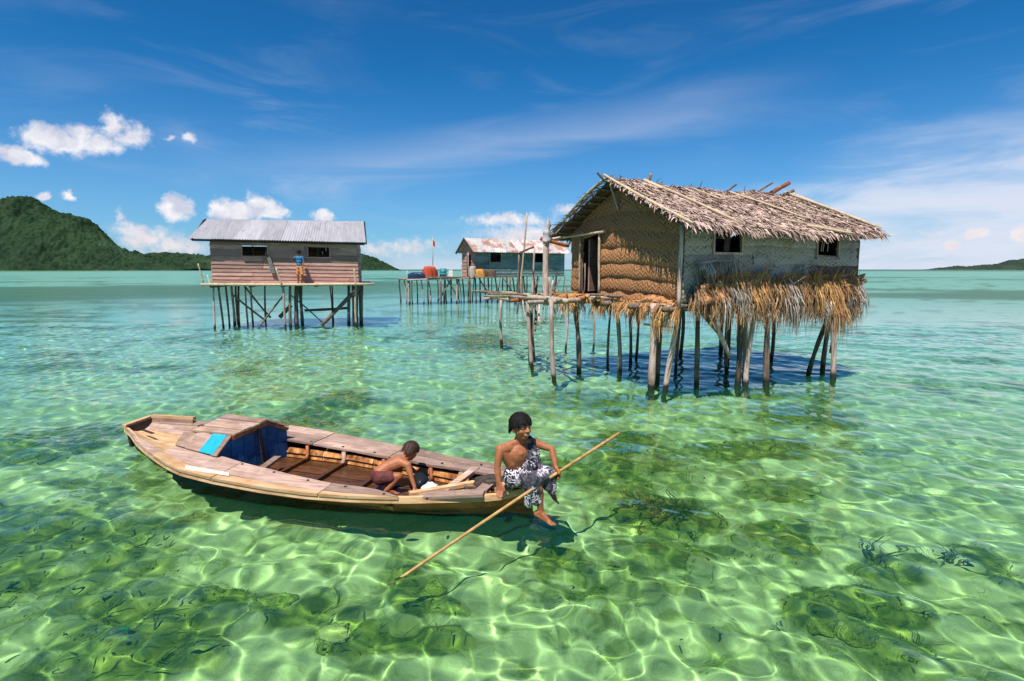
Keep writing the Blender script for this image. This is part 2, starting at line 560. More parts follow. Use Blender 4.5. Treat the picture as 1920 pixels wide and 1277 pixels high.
def skin_material():
    m = bpy.data.materials.new('skin')
    m.use_nodes = True
    T = NT(m.node_tree)
    bs = m.node_tree.nodes['Principled BSDF']
    tc = T.new('ShaderNodeTexCoord')
    f = T.noise(tc.outputs['Object'], 9, 4, .6)
    f2 = T.noise(tc.outputs['Object'], 120, 2, .6)
    c = T.ramp(f, [(.3, (.25, .080, .032)), (.6, (.36, .128, .054)), (.8, (.43, .17, .08))])
    T.put(bs.inputs['Base Color'], c)
    bs.inputs['Roughness'].default_value = .55
    bs.inputs['Specular IOR Level'].default_value = .35
    bs.inputs['Subsurface Weight'].default_value = .12
    bs.inputs['Subsurface Radius'].default_value = (.02, .008, .004)
    b = T.new('ShaderNodeBump')
    b.inputs['Strength'].default_value = .15
    b.inputs['Distance'].default_value = .002
    T.put(b.inputs['Height'], f2)
    T.put(bs.inputs['Normal'], b.outputs[0])
    return m


M['skin'] = skin_material()
M['hair'] = material('black_hair', [(.3, (.004, .004, .005)), (.7, (.020, .016, .016))], (1, 1, .25), 60, 3, .7, .8, .008, .0, spec=.12, tint=.8)
M['short_hair'] = material('short_brown_hair', [(.3, (.018, .009, .006)), (.7, (.07, .03, .018))], (1, 1, 1), 90, 3, .6, .8, .006, .0)


def sarong_material(name, lo, hi):
    m = bpy.data.materials.new(name)
    m.use_nodes = True
    T = NT(m.node_tree)
    bs = m.node_tree.nodes['Principled BSDF']
    tc = T.new('ShaderNodeTexCoord')
    wv = T.new('ShaderNodeTexNoise')
    wv.inputs['Scale'].default_value = 7
    T.put(wv.inputs['Vector'], tc.outputs['Object'])
    p = T.vmath('ADD', tc.outputs['Object'], T.vmath('SCALE', wv.outputs['Color'], scale=.22).outputs[0]).outputs[0]
    vo = T.new('ShaderNodeTexVoronoi', feature='SMOOTH_F1')
    vo.inputs['Scale'].default_value = 24
    T.put(vo.inputs['Vector'], p)
    f = T.math('SINE', T.math('MULTIPLY', vo.outputs['Distance'], 17))
    c = T.ramp(T.math('ADD', .5, T.math('MULTIPLY', f, .5)), [(.38, (.012, .012, .018)), (.5, (.16, .14, .17)), (.62, (.66, .60, .68))])
    n2 = T.noise(tc.outputs['Object'], 5, 2, .5)
    c = T.mix(T.map(n2, lo, hi, 0, .93), c, (.02, .02, .03, 1))
    T.put(bs.inputs['Base Color'], c)
    bs.inputs['Roughness'].default_value = .8
    return m


M['sarong'] = sarong_material('printed_sarong', .47, .56)
M['sash'] = sarong_material('printed_sash', .38, .50)


def wet_line_post(name, src):
    """post wood that is dark and weedy just above and below the water line (tide mark)"""
    m = M[src].copy()
    m.name = name
    T = NT(m.node_tree)
    bs = m.node_tree.nodes['Principled BSDF']
    old = bs.inputs['Base Color'].links[0].from_socket
    tc = T.new('ShaderNodeTexCoord')
    s = T.new('ShaderNodeSeparateXYZ')
    T.put(s.inputs[0], tc.outputs['Object'])
    z = T.math('ADD', s.outputs[2], T.math('MULTIPLY', T.math('SUBTRACT', T.noise(tc.outputs['Object'], 7, 3, .6), .5), .22))
    T.put(bs.inputs['Base Color'], T.mix(T.map(z, .12, .25, 1, 0), old, (.022, .024, .014, 1)))
    return m


M['stilt'] = wet_line_post('tide_marked_post', 'post')
M['dark_stilt'] = wet_line_post('tide_marked_dark_post', 'dark_post')


def bent_pole(a, b, r0, r1, bend=0.04, n=7, seg=8, knots=0.12):
    """irregular round pole from a to b as an MB"""
    a, b = Vector(a), Vector(b)
    d = b - a
    o1 = d.orthogonal().normalized()
    o2 = d.normalized().cross(o1)
    ph, am = rnd.uniform(0, 6.28), rnd.uniform(.4, 1) * bend * d.length
    ph2 = rnd.uniform(0, 6.28)
    pts, rad = [], []
    for i in range(n):
        t = i / (n - 1)
        k = math.sin(PI * t) * am
        k2 = math.sin(2 * PI * t + ph2) * am * .35
        pts.append(a + d * t + o1 * (math.cos(ph) * k + k2 * math.sin(ph)) + o2 * (math.sin(ph) * k - k2 * math.cos(ph)))
        rad.append(lerp(r0, r1, t) * (1 + rnd.uniform(-knots, knots)))
    return MB().tube(pts, rad, seg)


# ------------------------------------------------------------------ sea bed and sea (finer meshes near the houses, coarse far away)
PATCHES = [(-5.15, 5.66, 0.63, 0.46, 1), (-4.1, 5.71, 0.52, 0.42, 1), (-6.22, 6.6, 0.46, 0.29, 0.8), (-7.57, 8.81, 0.96, 1.02, 0.9), (-3.96, 6.25, 0.44, 0.24, 0.7), (-2.61, 4.81, 0.3, 0.28, 0.9), (-3.07, 4.17, 0.65, 0.28, 1), (-1.88, 4.58, 0.38, 0.26, 0.8), (-1.13, 4.2, 0.65, 0.33, 1), (-0.87, 5.02, 0.31, 0.26, 1), (0.54, 5.34, 0.3, 0.35, 0.9), (0.57, 4.81, 0.29, 0.15, 0.7), (1.83, 6.53, 0.59, 0.58, 0.9), (2.12, 5.66, 0.4, 0.33, 0.6), (1.94, 8.94, 0.53, 0.65, 0.8), (3.92, 8.81, 0.87, 0.71, 0.8), (5.62, 10.62, 1.14, 0.91, 0.7), (2.87, 4.51, 0.42, 0.32, 1), (3.09, 4.14, 0.39, 0.25, 1), (3.67, 5.16, 0.47, 0.23, 0.8), (4.56, 5.34, 0.33, 0.39, 0.7), (3.94, 4.24, 0.31, 0.19, 0.6), (3.63, 6.99, 0.56, 0.49, 0.6), (2.91, 5.88, 0.42, 0.33, 0.6), (1.34, 4.51, 0.28, 0.18, 0.5), (5.76, 8.56, 0.85, 0.53, 0.5), (-3.69, 11.82, 1.04, 0.98, 0.7), (-1.23, 21.28, 1.43, 2.85, 0.8), (1.88, 12.05, 1.53, 1.16, 0.6), (6.35, 12.53, 1.47, 1.1, 0.6), (-5.83, 7.51, 0.52, 0.3, 0.6), (-2.01, 6.25, 0.38, 0.13, 0.4), (-14.42, 17.77, 1.54, 0.79, 0.6), (-23.54, 39.14, 4.48, 2.8, 0.6), (-28.58, 33.21, 2.54, 2.02, 0.6), (16.64, 22.78, 1.31, 1.28, 0.5), (14.17, 16.84, 1.14, 0.89, 0.5), (-3.43, 17.77, 1.03, 0.98, 0.4)]
nprng = np.random.default_rng(5)


def value_noise(x, y, seed=0):
    """smooth lattice noise in numpy, 0..1"""
    xi, yi = np.floor(x).astype(np.int64), np.floor(y).astype(np.int64)
    fx, fy = x - xi, y - yi
    fx, fy = fx * fx * (3 - 2 * fx), fy * fy * (3 - 2 * fy)

    def h(a, b):
        n = (a * 374761393 + b * 668265263 + seed * 974634777) & 0x7fffffff
        n = ((n ^ (n >> 13)) * 1274126177) & 0x7fffffff
        return ((n ^ (n >> 16)) & 0xffff) / 65535.0
    return (h(xi, yi) * (1 - fx) + h(xi + 1, yi) * fx) * (1 - fy) + (h(xi, yi + 1) * (1 - fx) + h(xi + 1, yi + 1) * fx) * fy


def fbm(x, y, oct=4, seed=0, gain=.5):
    s, a, t = 0, 1.0, 0
    for o in range(oct):
        s = s + a * value_noise(x * 2 ** o + 17.3 * o, y * 2 ** o - 9.1 * o, seed + o)
        t += a
        a *= gain
    return s / t


def rows(y0, near, cap, far_start, grow, far=9000.0):
    ys = [-60, -25, -10, -5, -2, -0.5, 0.4]
    y = y0
    while y < far:
        ys.append(y)
        if y < far_start:
            y += min(cap, max(near, y * y / 1456 * .9))
        else:
            y *= grow
    ys.append(far)
    return np.array(ys)


def fan_grid(ys, ncol):
    c = np.linspace(-1, 1, ncol)
    hw = np.maximum(ys, 1.0) * 1.18 + 2.6
    hw = np.where(ys < 0.5, np.maximum(hw, 4 + np.abs(ys)), hw)
    X = hw[:, None] * c[None, :]
    Y = np.repeat(ys[:, None], ncol, 1)
    return X, Y


def grid_mesh(name, X, Y, Z, mat):
    ni, nj = X.shape
    me = bpy.data.meshes.new(name)
    co = np.stack([X, Y, Z], -1).reshape(-1).astype(np.float32)
    idx = np.arange(ni * nj).reshape(ni, nj)
    f = np.stack([idx[:-1, :-1], idx[:-1, 1:], idx[1:, 1:], idx[1:, :-1]], -1).reshape(-1, 4)
    me.vertices.add(ni * nj)
    me.vertices.foreach_set('co', co)
    me.loops.add(f.size)
    me.loops.foreach_set('vertex_index', f.reshape(-1).astype(np.int32))
    me.polygons.add(len(f))
    me.polygons.foreach_set('loop_start', (np.arange(len(f)) * 4).astype(np.int32))
    me.update(calc_edges=True)
    me.shade_smooth()
    me.materials.append(mat)
    o = bpy.data.objects.new(name, me)
    col.objects.link(o)
    return o


def bed_depth(x, y):
    r = np.hypot(x, y)
    d = .78 + .10 * np.clip((r - 4) / 6, 0, 1) + .35 * np.clip((r - 8) / 30, 0, 1) + 1.4 * np.clip((r - 60) / 300, 0, 1) + 8 * np.clip((r - 350) / 300, 0, 1)
    return d


def algae_map(x, y):
    """0..1: where sea-grass and algae cover the sand; also darkens the bed in place of deep water"""
    wx = x + (fbm(x * 1.3, y * 1.3, 3, 11) - .5) * .9
    wy = y + (fbm(x * 1.3, y * 1.3, 3, 12) - .5) * 1.3
    a = np.zeros_like(x)
    for (cx, cyy, rx, ry, s) in PATCHES:
        d = ((wx - cx) / (rx * 1.15)) ** 2 + ((wy - cyy) / (ry * 1.05)) ** 2
        a = np.maximum(a, s * np.clip(1.35 - d, 0, 1))
    r = np.hypot(x, y)
    sc = 0.55 + .0 * r
    n = fbm(x * sc, y * sc * .7, 5, 3, .6)
    a = np.maximum(a, np.clip((n - .50) * 5, 0, 1) * .66)
    # far out: one broad meadow belt, patchy bands, and weed colour painting the dark of deep water past the lagoon rim
    nf = fbm(x * .03, y * .09, 4, 21)
    a = np.where(r > 25, np.maximum(a, np.clip((nf - .5) * 5, 0, 1) * np.clip((r - 25) / 30, 0, 1) * .9), a)
    belt = np.clip((r - 52 - 22 * (fbm(x * .02, y * .02, 3, 44) - .5)) / 12, 0, 1) * np.clip((125 + 50 * (fbm(x * .012, y * .012, 3, 45) - .5) - r) / 30, 0, 1) * np.clip((12 - x * .5 - r * .0) / 30, 0, 1)
    a = np.maximum(a, belt * .85)
    a = np.where(r > 130, a * np.clip((420 - r) / 290, .12, 1), a)
    a = np.maximum(a, np.clip((r - 900) / 250, 0, 1) * 1.6)
    return a


def bed_height(x, y):
    a = algae_map(x, y)
    lump = fbm(x * 2.3, y * 2.3, 4, 31)
    return -bed_depth(x, y) + .10 * (fbm(x * .8, y * .8, 3, 8) - .5) + a * (.03 + .20 * np.clip(lump - .3, 0, 1)) * np.clip(1.4 - np.hypot(x, y) / 40, 0.2, 1)


def sea_bed_material():
    m = bpy.data.materials.new('coral_sand_bed')
    m.use_nodes = True
    T = NT(m.node_tree)
    bs = m.node_tree.nodes['Principled BSDF']
    tc = T.new('ShaderNodeTexCoord')
    p = tc.outputs['Object']
    at = T.new('ShaderNodeAttribute', attribute_name='algae')
    grain = T.noise(p, 7, 6, .65)
    sand = T.ramp(grain, [(.3, (.42, .42, .25)), (.5, (.60, .59, .38)), (.8, (.72, .70, .47))])
    weed = T.ramp(T.noise(p, 5.5, 6, .68, .6), [(.30, (.022, .042, .008)), (.45, (.085, .120, .018)), (.60, (.26, .29, .045)), (.78, (.52, .49, .16))])
    edge = T.math('ADD', at.outputs['Fac'], T.math('MULTIPLY', T.math('SUBTRACT', T.noise(p, 3.2, 6, .7, .5), .5), 1.1))
    ln = T.new('ShaderNodeVectorMath', operation='LENGTH')
    T.put(ln.inputs[0], p)
    # a yellowish algal film covers the sand of the reef flat; farther out the sand is painted blue for light absorbed by the water
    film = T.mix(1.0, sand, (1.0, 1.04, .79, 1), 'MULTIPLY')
    water_blue = T.mix(1.0, sand, (.86, 1.10, 1.62, 1), 'MULTIPLY')
    sand = T.mix(T.map(T.math('ADD', ln.outputs['Value'], T.math('MULTIPLY', T.noise(p, .25, 3), 8)), 9, 34, smooth=True), film, water_blue)
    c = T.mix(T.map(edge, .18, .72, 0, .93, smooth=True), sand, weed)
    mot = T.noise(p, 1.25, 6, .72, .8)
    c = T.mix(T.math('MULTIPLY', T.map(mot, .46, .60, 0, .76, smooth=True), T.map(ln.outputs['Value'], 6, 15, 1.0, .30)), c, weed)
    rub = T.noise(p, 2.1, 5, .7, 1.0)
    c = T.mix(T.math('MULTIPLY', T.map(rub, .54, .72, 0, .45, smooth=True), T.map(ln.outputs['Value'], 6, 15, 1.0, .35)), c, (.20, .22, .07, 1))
    T.put(bs.inputs['Base Color'], c)
    bs.inputs['Roughness'].default_value = .95
    bs.inputs['Specular IOR Level'].default_value = 0
    b = T.new('ShaderNodeBump')
    b.inputs['Strength'].default_value = .5
    b.inputs['Distance'].default_value = .05
    T.put(b.inputs['Height'], T.noise(p, 9, 6, .7))
    T.put(bs.inputs['Normal'], b.outputs[0])
    return m


ys = rows(1.0, .035, .16, 30, 1.05)
X, Y = fan_grid(ys, 460)
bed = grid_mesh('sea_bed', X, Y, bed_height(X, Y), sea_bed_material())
at = bed.data.attributes.new('algae', 'FLOAT', 'POINT')
at.data.foreach_set('value', algae_map(X, Y).reshape(-1).astype(np.float32))
bed['kind'] = 'structure'


def water_material():
    m = bpy.data.materials.new('clear_lagoon_water')
    m.use_nodes = True
    T = NT(m.node_tree)
    bs = m.node_tree.nodes['Principled BSDF']
    tc = T.new('ShaderNodeTexCoord')
    p = tc.outputs['Object']
    bs.inputs['Base Color'].default_value = (.54, .95, .71, 1)
    bs.inputs['Roughness'].default_value = 0.0
    bs.inputs['IOR'].default_value = 1.333
    bs.inputs['Specular IOR Level'].default_value = .45      # a polarising filter took off much of the glare
    bs.inputs['Transmission Weight'].default_value = 1.0
    # fine suspended silt scatters a little green light back up
    df = T.new('ShaderNodeBsdfDiffuse')
    df.inputs['Color'].default_value = (.045, .40, .17, 1)
    mx = T.new('ShaderNodeMixShader')
    mx.inputs[0].default_value = .05
    sl = T.new('ShaderNodeVectorMath', operation='LENGTH')
    T.put(sl.inputs[0], p)
    T.put(mx.inputs[0], T.map(sl.outputs['Value'], 10, 60, .05, .025))
    T.put(mx.inputs[1], bs.outputs[0])
    T.put(mx.inputs[2], df.outputs[0])
    T.put(m.node_tree.nodes['Material Output'].inputs['Surface'], mx.outputs[0])
    # the mesh carries the ripples near by; beyond, unresolved wave slopes tilt the normal
    mp = T.new('ShaderNodeMapping')
    T.put(mp.inputs[0], p)
    mp.inputs['Rotation'].default_value = (0, 0, R(14))
    mp.inputs['Scale'].default_value = (.40, 1.0, 1)
    s = T.new('ShaderNodeVectorMath', operation='LENGTH')
    T.put(s.inputs[0], p)
    dist = s.outputs['Value']
    def slopes(sc, det):
        n = T.new('ShaderNodeTexNoise')
        n.inputs['Scale'].default_value = sc
        n.inputs['Detail'].default_value = det
        n.inputs['Roughness'].default_value = .6
        T.put(n.inputs['Vector'], mp.outputs[0])
        return T.vmath('SUBTRACT', n.outputs['Color'], (.5, .5, .5)).outputs[0]
    a = T.vmath('SCALE', slopes(2.4, 4), scale=T.map(dist, 7, 30, 0.01, .19)).outputs[0]
    b = T.vmath('SCALE', slopes(.45, 3), scale=T.map(dist, 18, 60, 0.0, .16)).outputs[0]
    t = T.vmath('MULTIPLY', T.vmath('ADD', a, b).outputs[0], (.75, 1.0, 0)).outputs[0]
    # wavelets too small to draw at that distance blur the mirror image
    T.put(bs.inputs['Roughness'], T.map(dist, 12, 70, 0.0, .34))
    g = T.new('ShaderNodeNewGeometry')
    T.put(bs.inputs['Normal'], T.vmath('NORMALIZE', T.vmath('ADD', g.outputs['Normal'], t).outputs[0]).outputs[0])
    return m


def wave_height(X, Y, dx):
    Z = np.zeros_like(X)
    rng = np.random.default_rng(3)
    def add(n, l0, l1, amp, th, spread):
        nonlocal Z
        for i in range(n):
            lam = math.exp(rng.uniform(math.log(l0), math.log(l1)))
            a = th + rng.normal(0, spread)
            k = 2 * PI / lam
            w = np.clip(lam / (5 * dx) - .3, 0, 1)
            ph = k * (X * math.cos(a) + Y * math.sin(a)) + rng.uniform(0, 6.28)
            Z = Z + amp * (lam / l1) ** 1.2 * np.sin(ph) * w
    # wind ripples run along roughly +y, turned a little
    add(26, .9, 3.2, .0068, R(75), .5)
    far = np.clip((11 - np.hypot(X, Y)) / 6, .8, 1)
    Z0 = Z
    Z = np.zeros_like(X)
    add(34, .32, .85, .0024, R(75), .75)
    add(30, .16, .36, .0009, R(70), .9)
    Z = Z0 + Z * far
    # thin crest lines of crossing wavelets (they focus the sunlight into bright threads on the bed)
    wx = X + .18 * (fbm(X * 1.6, Y * 1.6, 2, 51) - .5)
    wy = Y + .18 * (fbm(X * 1.6, Y * 1.6, 2, 52) - .5)
    for sd, sc, wd, am in ((61, 1.45, .085, .0024), (62, 2.3, .11, .0014), (63, 4.0, .2, .0009)):
        n = fbm(wx * sc, wy * sc, 2, sd, .35) - .5
        Z = Z + am * np.clip(fbm(X * .7 + sd, Y * .7, 2, sd + 40) * 3.2 - .8, .1, 1.5) * np.exp(-(n / wd) ** 2 * 3.2) * np.clip(.30 / (4 * dx) - .3, 0, 1) * np.clip((8.5 - np.hypot(X, Y)) / 4.5, .0, 1)
    return Z


ys = rows(1.0, .016, .07, 26, 1.025)
X, Y = fan_grid(ys, 1000)
dyr = np.gradient(ys)[:, None] + 0 * X
dxr = np.abs(np.gradient(X, axis=1))
water = grid_mesh('sea', X, Y, wave_height(X, Y, np.maximum(dyr * .7, dxr)), water_material())
water['kind'] = 'structure'
water.cycles.is_caustics_caster = True


# ------------------------------------------------------------------ islands: wooded ridges beyond the lagoon
def hill_material(name, dark, light, shore):
    m = bpy.data.materials.new(name)
    m.use_nodes = True
    T = NT(m.node_tree)
    bs = m.node_tree.nodes['Principled BSDF']
    tc = T.new('ShaderNodeTexCoord')
    p = tc.outputs['Object']
    n = T.noise(p, .045, 6, .7)
    v = T.new('ShaderNodeTexVoronoi')
    v.inputs['Scale'].default_value = .11
    T.put(v.inputs['Vector'], p)
    c = T.ramp(T.math('ADD', T.math('MULTIPLY', n, .75), T.math('MULTIPLY', v.outputs['Distance'], .22)),
               [(.3, dark), (.55, tuple((a + b) / 2 for a, b in zip(dark, light))), (.8, light)])
    big = T.noise(p, .009, 3, .6)
    c = T.mix(T.map(big, .5, .72, 0, .5), c, tuple(x * 1.25 for x in light) + (1,))
    s = T.new('ShaderNodeSeparateXYZ')
    T.put(s.inputs[0], p)
    zz = T.math('ADD', s.outputs[2], T.math('MULTIPLY', T.math('SUBTRACT', T.noise(p, .06, 3, .6), .5), 11))
    c = T.mix(T.map(zz, 1.0, -.6, 0, .8), c, shore + (1,))
    T.put(bs.inputs['Base Color'], c)
    bs.inputs['Roughness'].default_value = 1
    bs.inputs['Specular IOR Level'].default_value = 0
    return m


def ridge_island(name, dist, pts, depth, nu, nv, mat, seed, rough=1.0):
    """pts = (azimuth tangent, elevation tangent) of the skyline; the land falls to the sea in front and behind"""
    us = np.array([p[0] for p in pts])
    hs = np.array([p[1] for p in pts]) * dist + 2.6
    u = np.linspace(us[0], us[-1], nu)
    ridge = np.interp(u, us, hs)
    ridge = np.maximum(ridge, .3)
    v = np.linspace(0, 1, nv)
    prof = np.where(v < .5, np.sin(v * PI) ** .85, np.sin(v * PI))
    U, Vv = np.meshgrid(u, v, indexing='ij')
    Yw = dist + (Vv - .5) * depth * (0.35 + .65 * np.clip(ridge / ridge.max(), .15, 1))[:, None]
    Xw = U * dist + 0 * Vv
    Hh = ridge[:, None] * prof[None, :]
    n = fbm(Xw / 70, Yw / 70, 5, seed) - .5
    spur = np.abs(fbm(Xw / 130 + Yw / 400, Yw / 300, 3, seed + 5) - .5) * 2
    Z = Hh * (1 - .30 * spur * np.sin(Vv * PI * 2).clip(0, 1)) + n * 34 * rough * np.clip(Hh / 40, 0, 1)
    crowns = value_noise(Xw / 7, Yw / 7, seed + 9) + .6 * value_noise(Xw / 3.6, Yw / 3.6, seed + 19)
    Z = Z + (crowns - .8) * 8.5 * rough * np.clip(Hh / 14, .12, 1)
    Z = np.where(prof[None, :] < .02, -2.0, Z)
    o = grid_mesh(name, Xw, Yw, Z, mat)
    o['kind'] = 'structure'
    return o


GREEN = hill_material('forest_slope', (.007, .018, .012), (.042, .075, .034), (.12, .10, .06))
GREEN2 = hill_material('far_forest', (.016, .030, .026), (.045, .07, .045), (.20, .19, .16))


ridge_island('hill', 1500, [(-1.2137, 0.0327), (-1.0862, 0.0697), (-0.9788, 0.1045), (-0.8941, 0.1118), (-0.8748, 0.1173), (-0.8574, 0.1236), (-0.8411, 0.1191), (-0.8258, 0.1063), (-0.8028, 0.0935), (-0.7821, 0.0954), (-0.7603, 0.0899), (-0.7434, 0.0706), (-0.7242, 0.0558), (-0.7004, 0.0382), (-0.6777, 0.0299), (-0.6501, 0.0215), (-0.6223, 0.0159), (-0.5944, 0.0103), (-0.5666, 0.0037), (-0.5555, 0.0009)],
             420, 900, 110, GREEN, 3)
ridge_island('hill', 1750, [(-0.7651, 0.0019), (-0.7171, 0.0103), (-0.6686, 0.0252), (-0.6213, 0.0289), (-0.579, 0.028), (-0.5461, 0.0262), (-0.5087, 0.0234), (-0.4523, 0.0215), (-0.3955, 0.0252), (-0.3389, 0.0289), (-0.2824, 0.0289), (-0.2496, 0.0234), (-0.2264, 0.0112), (-0.2031, 0.0)],
             300, 900, 70, GREEN, 8, .8)
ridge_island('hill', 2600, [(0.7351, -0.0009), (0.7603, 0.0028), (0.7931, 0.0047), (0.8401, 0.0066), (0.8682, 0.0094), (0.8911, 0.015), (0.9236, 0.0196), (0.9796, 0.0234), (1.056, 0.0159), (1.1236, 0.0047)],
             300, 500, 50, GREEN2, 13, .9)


# ------------------------------------------------------------------ the thatched house (local x along its long wall, y along the gable, origin on the water)
HUT = thing('stilt_house', 'thatched stilt house with woven palm walls and ragged frond skirt, nearest house on the right', 'house', (3.4, 11.6, 0), (.889, .457))
LX, WY0, WY1, ZF, ZW, ZR, YR = 5.75, -0.15, 3.92, 1.92, 3.50, 4.62, 1.9


def place_stilts(root, data, name='stilt'):
    for (xb, yb, xt, yt, zt, r, dark, bend) in data:
        dx, dy = xt - xb, yt - yb
        lo = (xb - dx * .5, yb - dy * .5, -1.25)
        r *= .72
        m = bent_pole(lo, (xt, yt, zt), r * 1.08, r * .92, bend * 1.6, 9, 8, .16)
        m.build(name, M['dark_stilt' if dark else 'stilt'], root, True)


place_stilts(HUT, [
    (-1.53, 2.15, -1.67, 2.23, 1.88, .085, 0, .025), (-0.17, 2.92, -0.42, 3.04, 1.88, .085, 1, .07),
    (.90, 3.36, .87, 3.37, 1.88, .05, 1, .03), (.30, 2.34, .30, 2.34, 1.88, .075, 0, .03), (2.22, 4.0, 2.23, 3.9, 1.88, .06, 1, .03),
    (1.74, 3.61, 1.71, 3.63, 1.88, .055, 1, .02), (-.20, .50, -.19, .49, 1.88, .115, 0, .012), (.55, 1.09, .56, 1.08, 1.88, .09, 1, .01),
    (-.05, .12, .16, .06, 1.88, .085, 0, .015), (2.08, 2.02, 2.07, 2.02, 1.88, .06, 1, .02), (.89, .18, .83, .21, 1.88, .085, 1, .01),
    (2.82, 1.05, 2.78, 1.07, 1.88, .07, 1, .03), (1.84, -.10, 1.79, -.08, 1.88, .09, 1, .02), (2.13, 0.0, 2.12, 0.02, 1.88, .075, 0, .02),
    (1.95, -.34, 2.03, -.28, 1.88, .075, 0, .04), (2.42, -.40, 2.37, -.32, 1.88, .085, 1, .01), (4.41, -.09, 4.78, -.2, 1.5, .075, 1, .06),
    (4.46, -.50, 4.41, -.45, 1.88, .085, 0, .03), (5.5, 3.7, 5.5, 3.7, 1.88, .08, 1, .03), (3.8, 3.75, 3.8, 3.75, 1.88, .08, 1, .03),
    (5.55, .3, 5.5, .2, 1.88, .08, 1, .03), (3.9, 2.1, 3.9, 2.0, 1.88, .07, 1, .03), (5.5, 2.0, 5.5, 2.0, 1.88, .07, 1, .03),
    (-1.26, 3.91, -1.33, 3.95, 1.88, .065, 0, .02),
])
# broken brace and sticks hanging under the front corner
bent_pole((.55, -.1, 1.75), (1.25, -.25, .98), .05, .035, .03).build('brace', M['dark_post'], HUT, True)
bent_pole((.70, -.2, 1.7), (1.25, -.35, .72), .06, .04, .03).build('brace', M['post'], HUT, True)
bent_pole((4.95, -.3, 1.55), (4.55, -.45, .62), .05, .05, .03).build('brace', M['dark_post'], HUT, True)
bent_pole((.2, 1.2, 1.35), (1.5, 1.4, 1.2), .025, .02, .02).build('brace', M['post'], HUT, True)
# floor beams and floor
for y in (-.1, .95, 1.95, 2.95, 3.85):
    bent_pole((-.45, y, 1.80), (5.95, y, 1.82), .06, .06, .006).build('floor_beam', M['dark_post'], HUT, True)
for x in (0.0, 1.4, 2.9, 4.3, 5.6):
    bent_pole((x, -.3, 1.86), (x, 4.1, 1.86), .045, .045, .006).build('floor_beam', M['dark_post'], HUT, True)
for i in range(30):
    y = WY0 + .05 + i * (WY1 - WY0 - .1) / 29
    MB().box((LX / 2, y, 1.905), (LX / 2, .062, .014), tint=rnd.random()).build('floor_slat', M['dark_wood'], HUT)


def wall_band(name, mat, P0, u, out, z0, z1, a0, a1, bulge=.05, sag=None, clip=None, th=.02, n=26, nz=6, kind=None):
    """a course of matting on a wall: P0 + u*a ; out = outward normal; bulges between its lashings; clip(a, z)->z trims it"""
    P = []
    ph = rnd.uniform(0, 6)
    for j in range(nz + 1):
        v = j / nz
        row = []
        for i in range(n + 1):
            a = lerp(a0, a1, i / n)
            s = sag(a) if sag else 0
            z = lerp(z0, z1, v) + s + .012 * math.sin(a * 5 + ph) * (1 - v)
            if clip:
                z = clip(a, z)
            o = bulge * math.sin(PI * min(1, v * 1.12)) ** .7 + .012 * math.sin(a * 9 + ph * 2) + (.018 if v < .2 else 0)
            row.append(Vector(P0) + Vector(u) * a + Vector(out) * o + V(0, 0, z))
        P.append(row)
    back = [[p - Vector(out) * (th + .02) for p in r] for r in P]
    m = MB()
    m.grid(P)
    m.grid([r[::-1] for r in back])
    for A_, B_ in ((P[0], back[0]), (back[-1], P[-1])):
        m.grid([B_, A_])
    m.grid([[r[0] for r in P], [r[0] for r in back]])
    m.grid([[r[-1] for r in back], [r[-1] for r in P]])
    return m.build(name, mat, HUT, True, kind=kind)


# gable wall (x = 0): ten sagging courses, door on its far side
def gable_clip(a, z):
    top = ZW + .02 + (ZR - ZW - .1) * (1 - abs(a - YR) / (YR + .25))
    return min(z, max(top, ZF - .1))


gsag = lambda a: .05 * math.sin(PI * min(1, max(0, a / 3.9))) - .05
zb = [1.78, 2.10, 2.40, 2.72, 3.06, 3.42, 3.82, 4.62]
DOOR0, DOOR1, DZ = 2.62, 3.42, 3.40
for k in range(len(zb) - 1):
    z0, z1 = zb[k] - .035, zb[k + 1]
    sgl = lambda a, k=k: gsag(a) * (1 + .12 * k) + .16 * (k / 7) * math.sin(PI * min(1, max(0, a / 3.9)))
    out = (-1, 0, 0)
    half = (YR + .25) if z0 < ZW else max(.12, (ZR - z0) / (ZR - ZW) * (YR + .25))
    a0, a1 = max(WY0, YR - half), min(WY1, YR + half)
    if z1 < DZ + .06:
        wall_band('woven_band', M['weave_tan'], (0, 0, 0), (0, 1, 0), out, z0, z1, a0, DOOR0, .045, sgl, gable_clip)
        wall_band('woven_band', M['weave_tan'], (0, 0, 0), (0, 1, 0), out, z0, z1, DOOR1, a1, .03, None, gable_clip, n=8)
    else:
        wall_band('woven_band', M['weave_tan'], (0, 0, 0), (0, 1, 0), out, z0, z1, a0, a1, .045, sgl, gable_clip)
for (p, q, r) in (((-.09, 2.58, 1.95), (-.09, 2.60, 3.52), .032), ((-.08, 3.46, 1.95), (-.08, 3.45, 3.45), .028), ((-.10, 2.35, 3.50), (-.35, 4.5, 3.42), .03)):
    bent_pole(p, q, r, r, .012).build('door_post', M['bamboo'], HUT, True)
MB().box((.42, 3.40, 2.70), (.36, .02, .66), (V(.93, .36, 0), V(-.36, .93, 0), V(0, 0, 1))).build('door', M['plank'], HUT)
for k in range(3):
    bent_pole((-.10, 3.20 + k * .11, 1.97), (-.06, 3.24 + k * .1, 2.75), .022, .018, .03).build('door_slat', M['dark_post'], HUT, True)
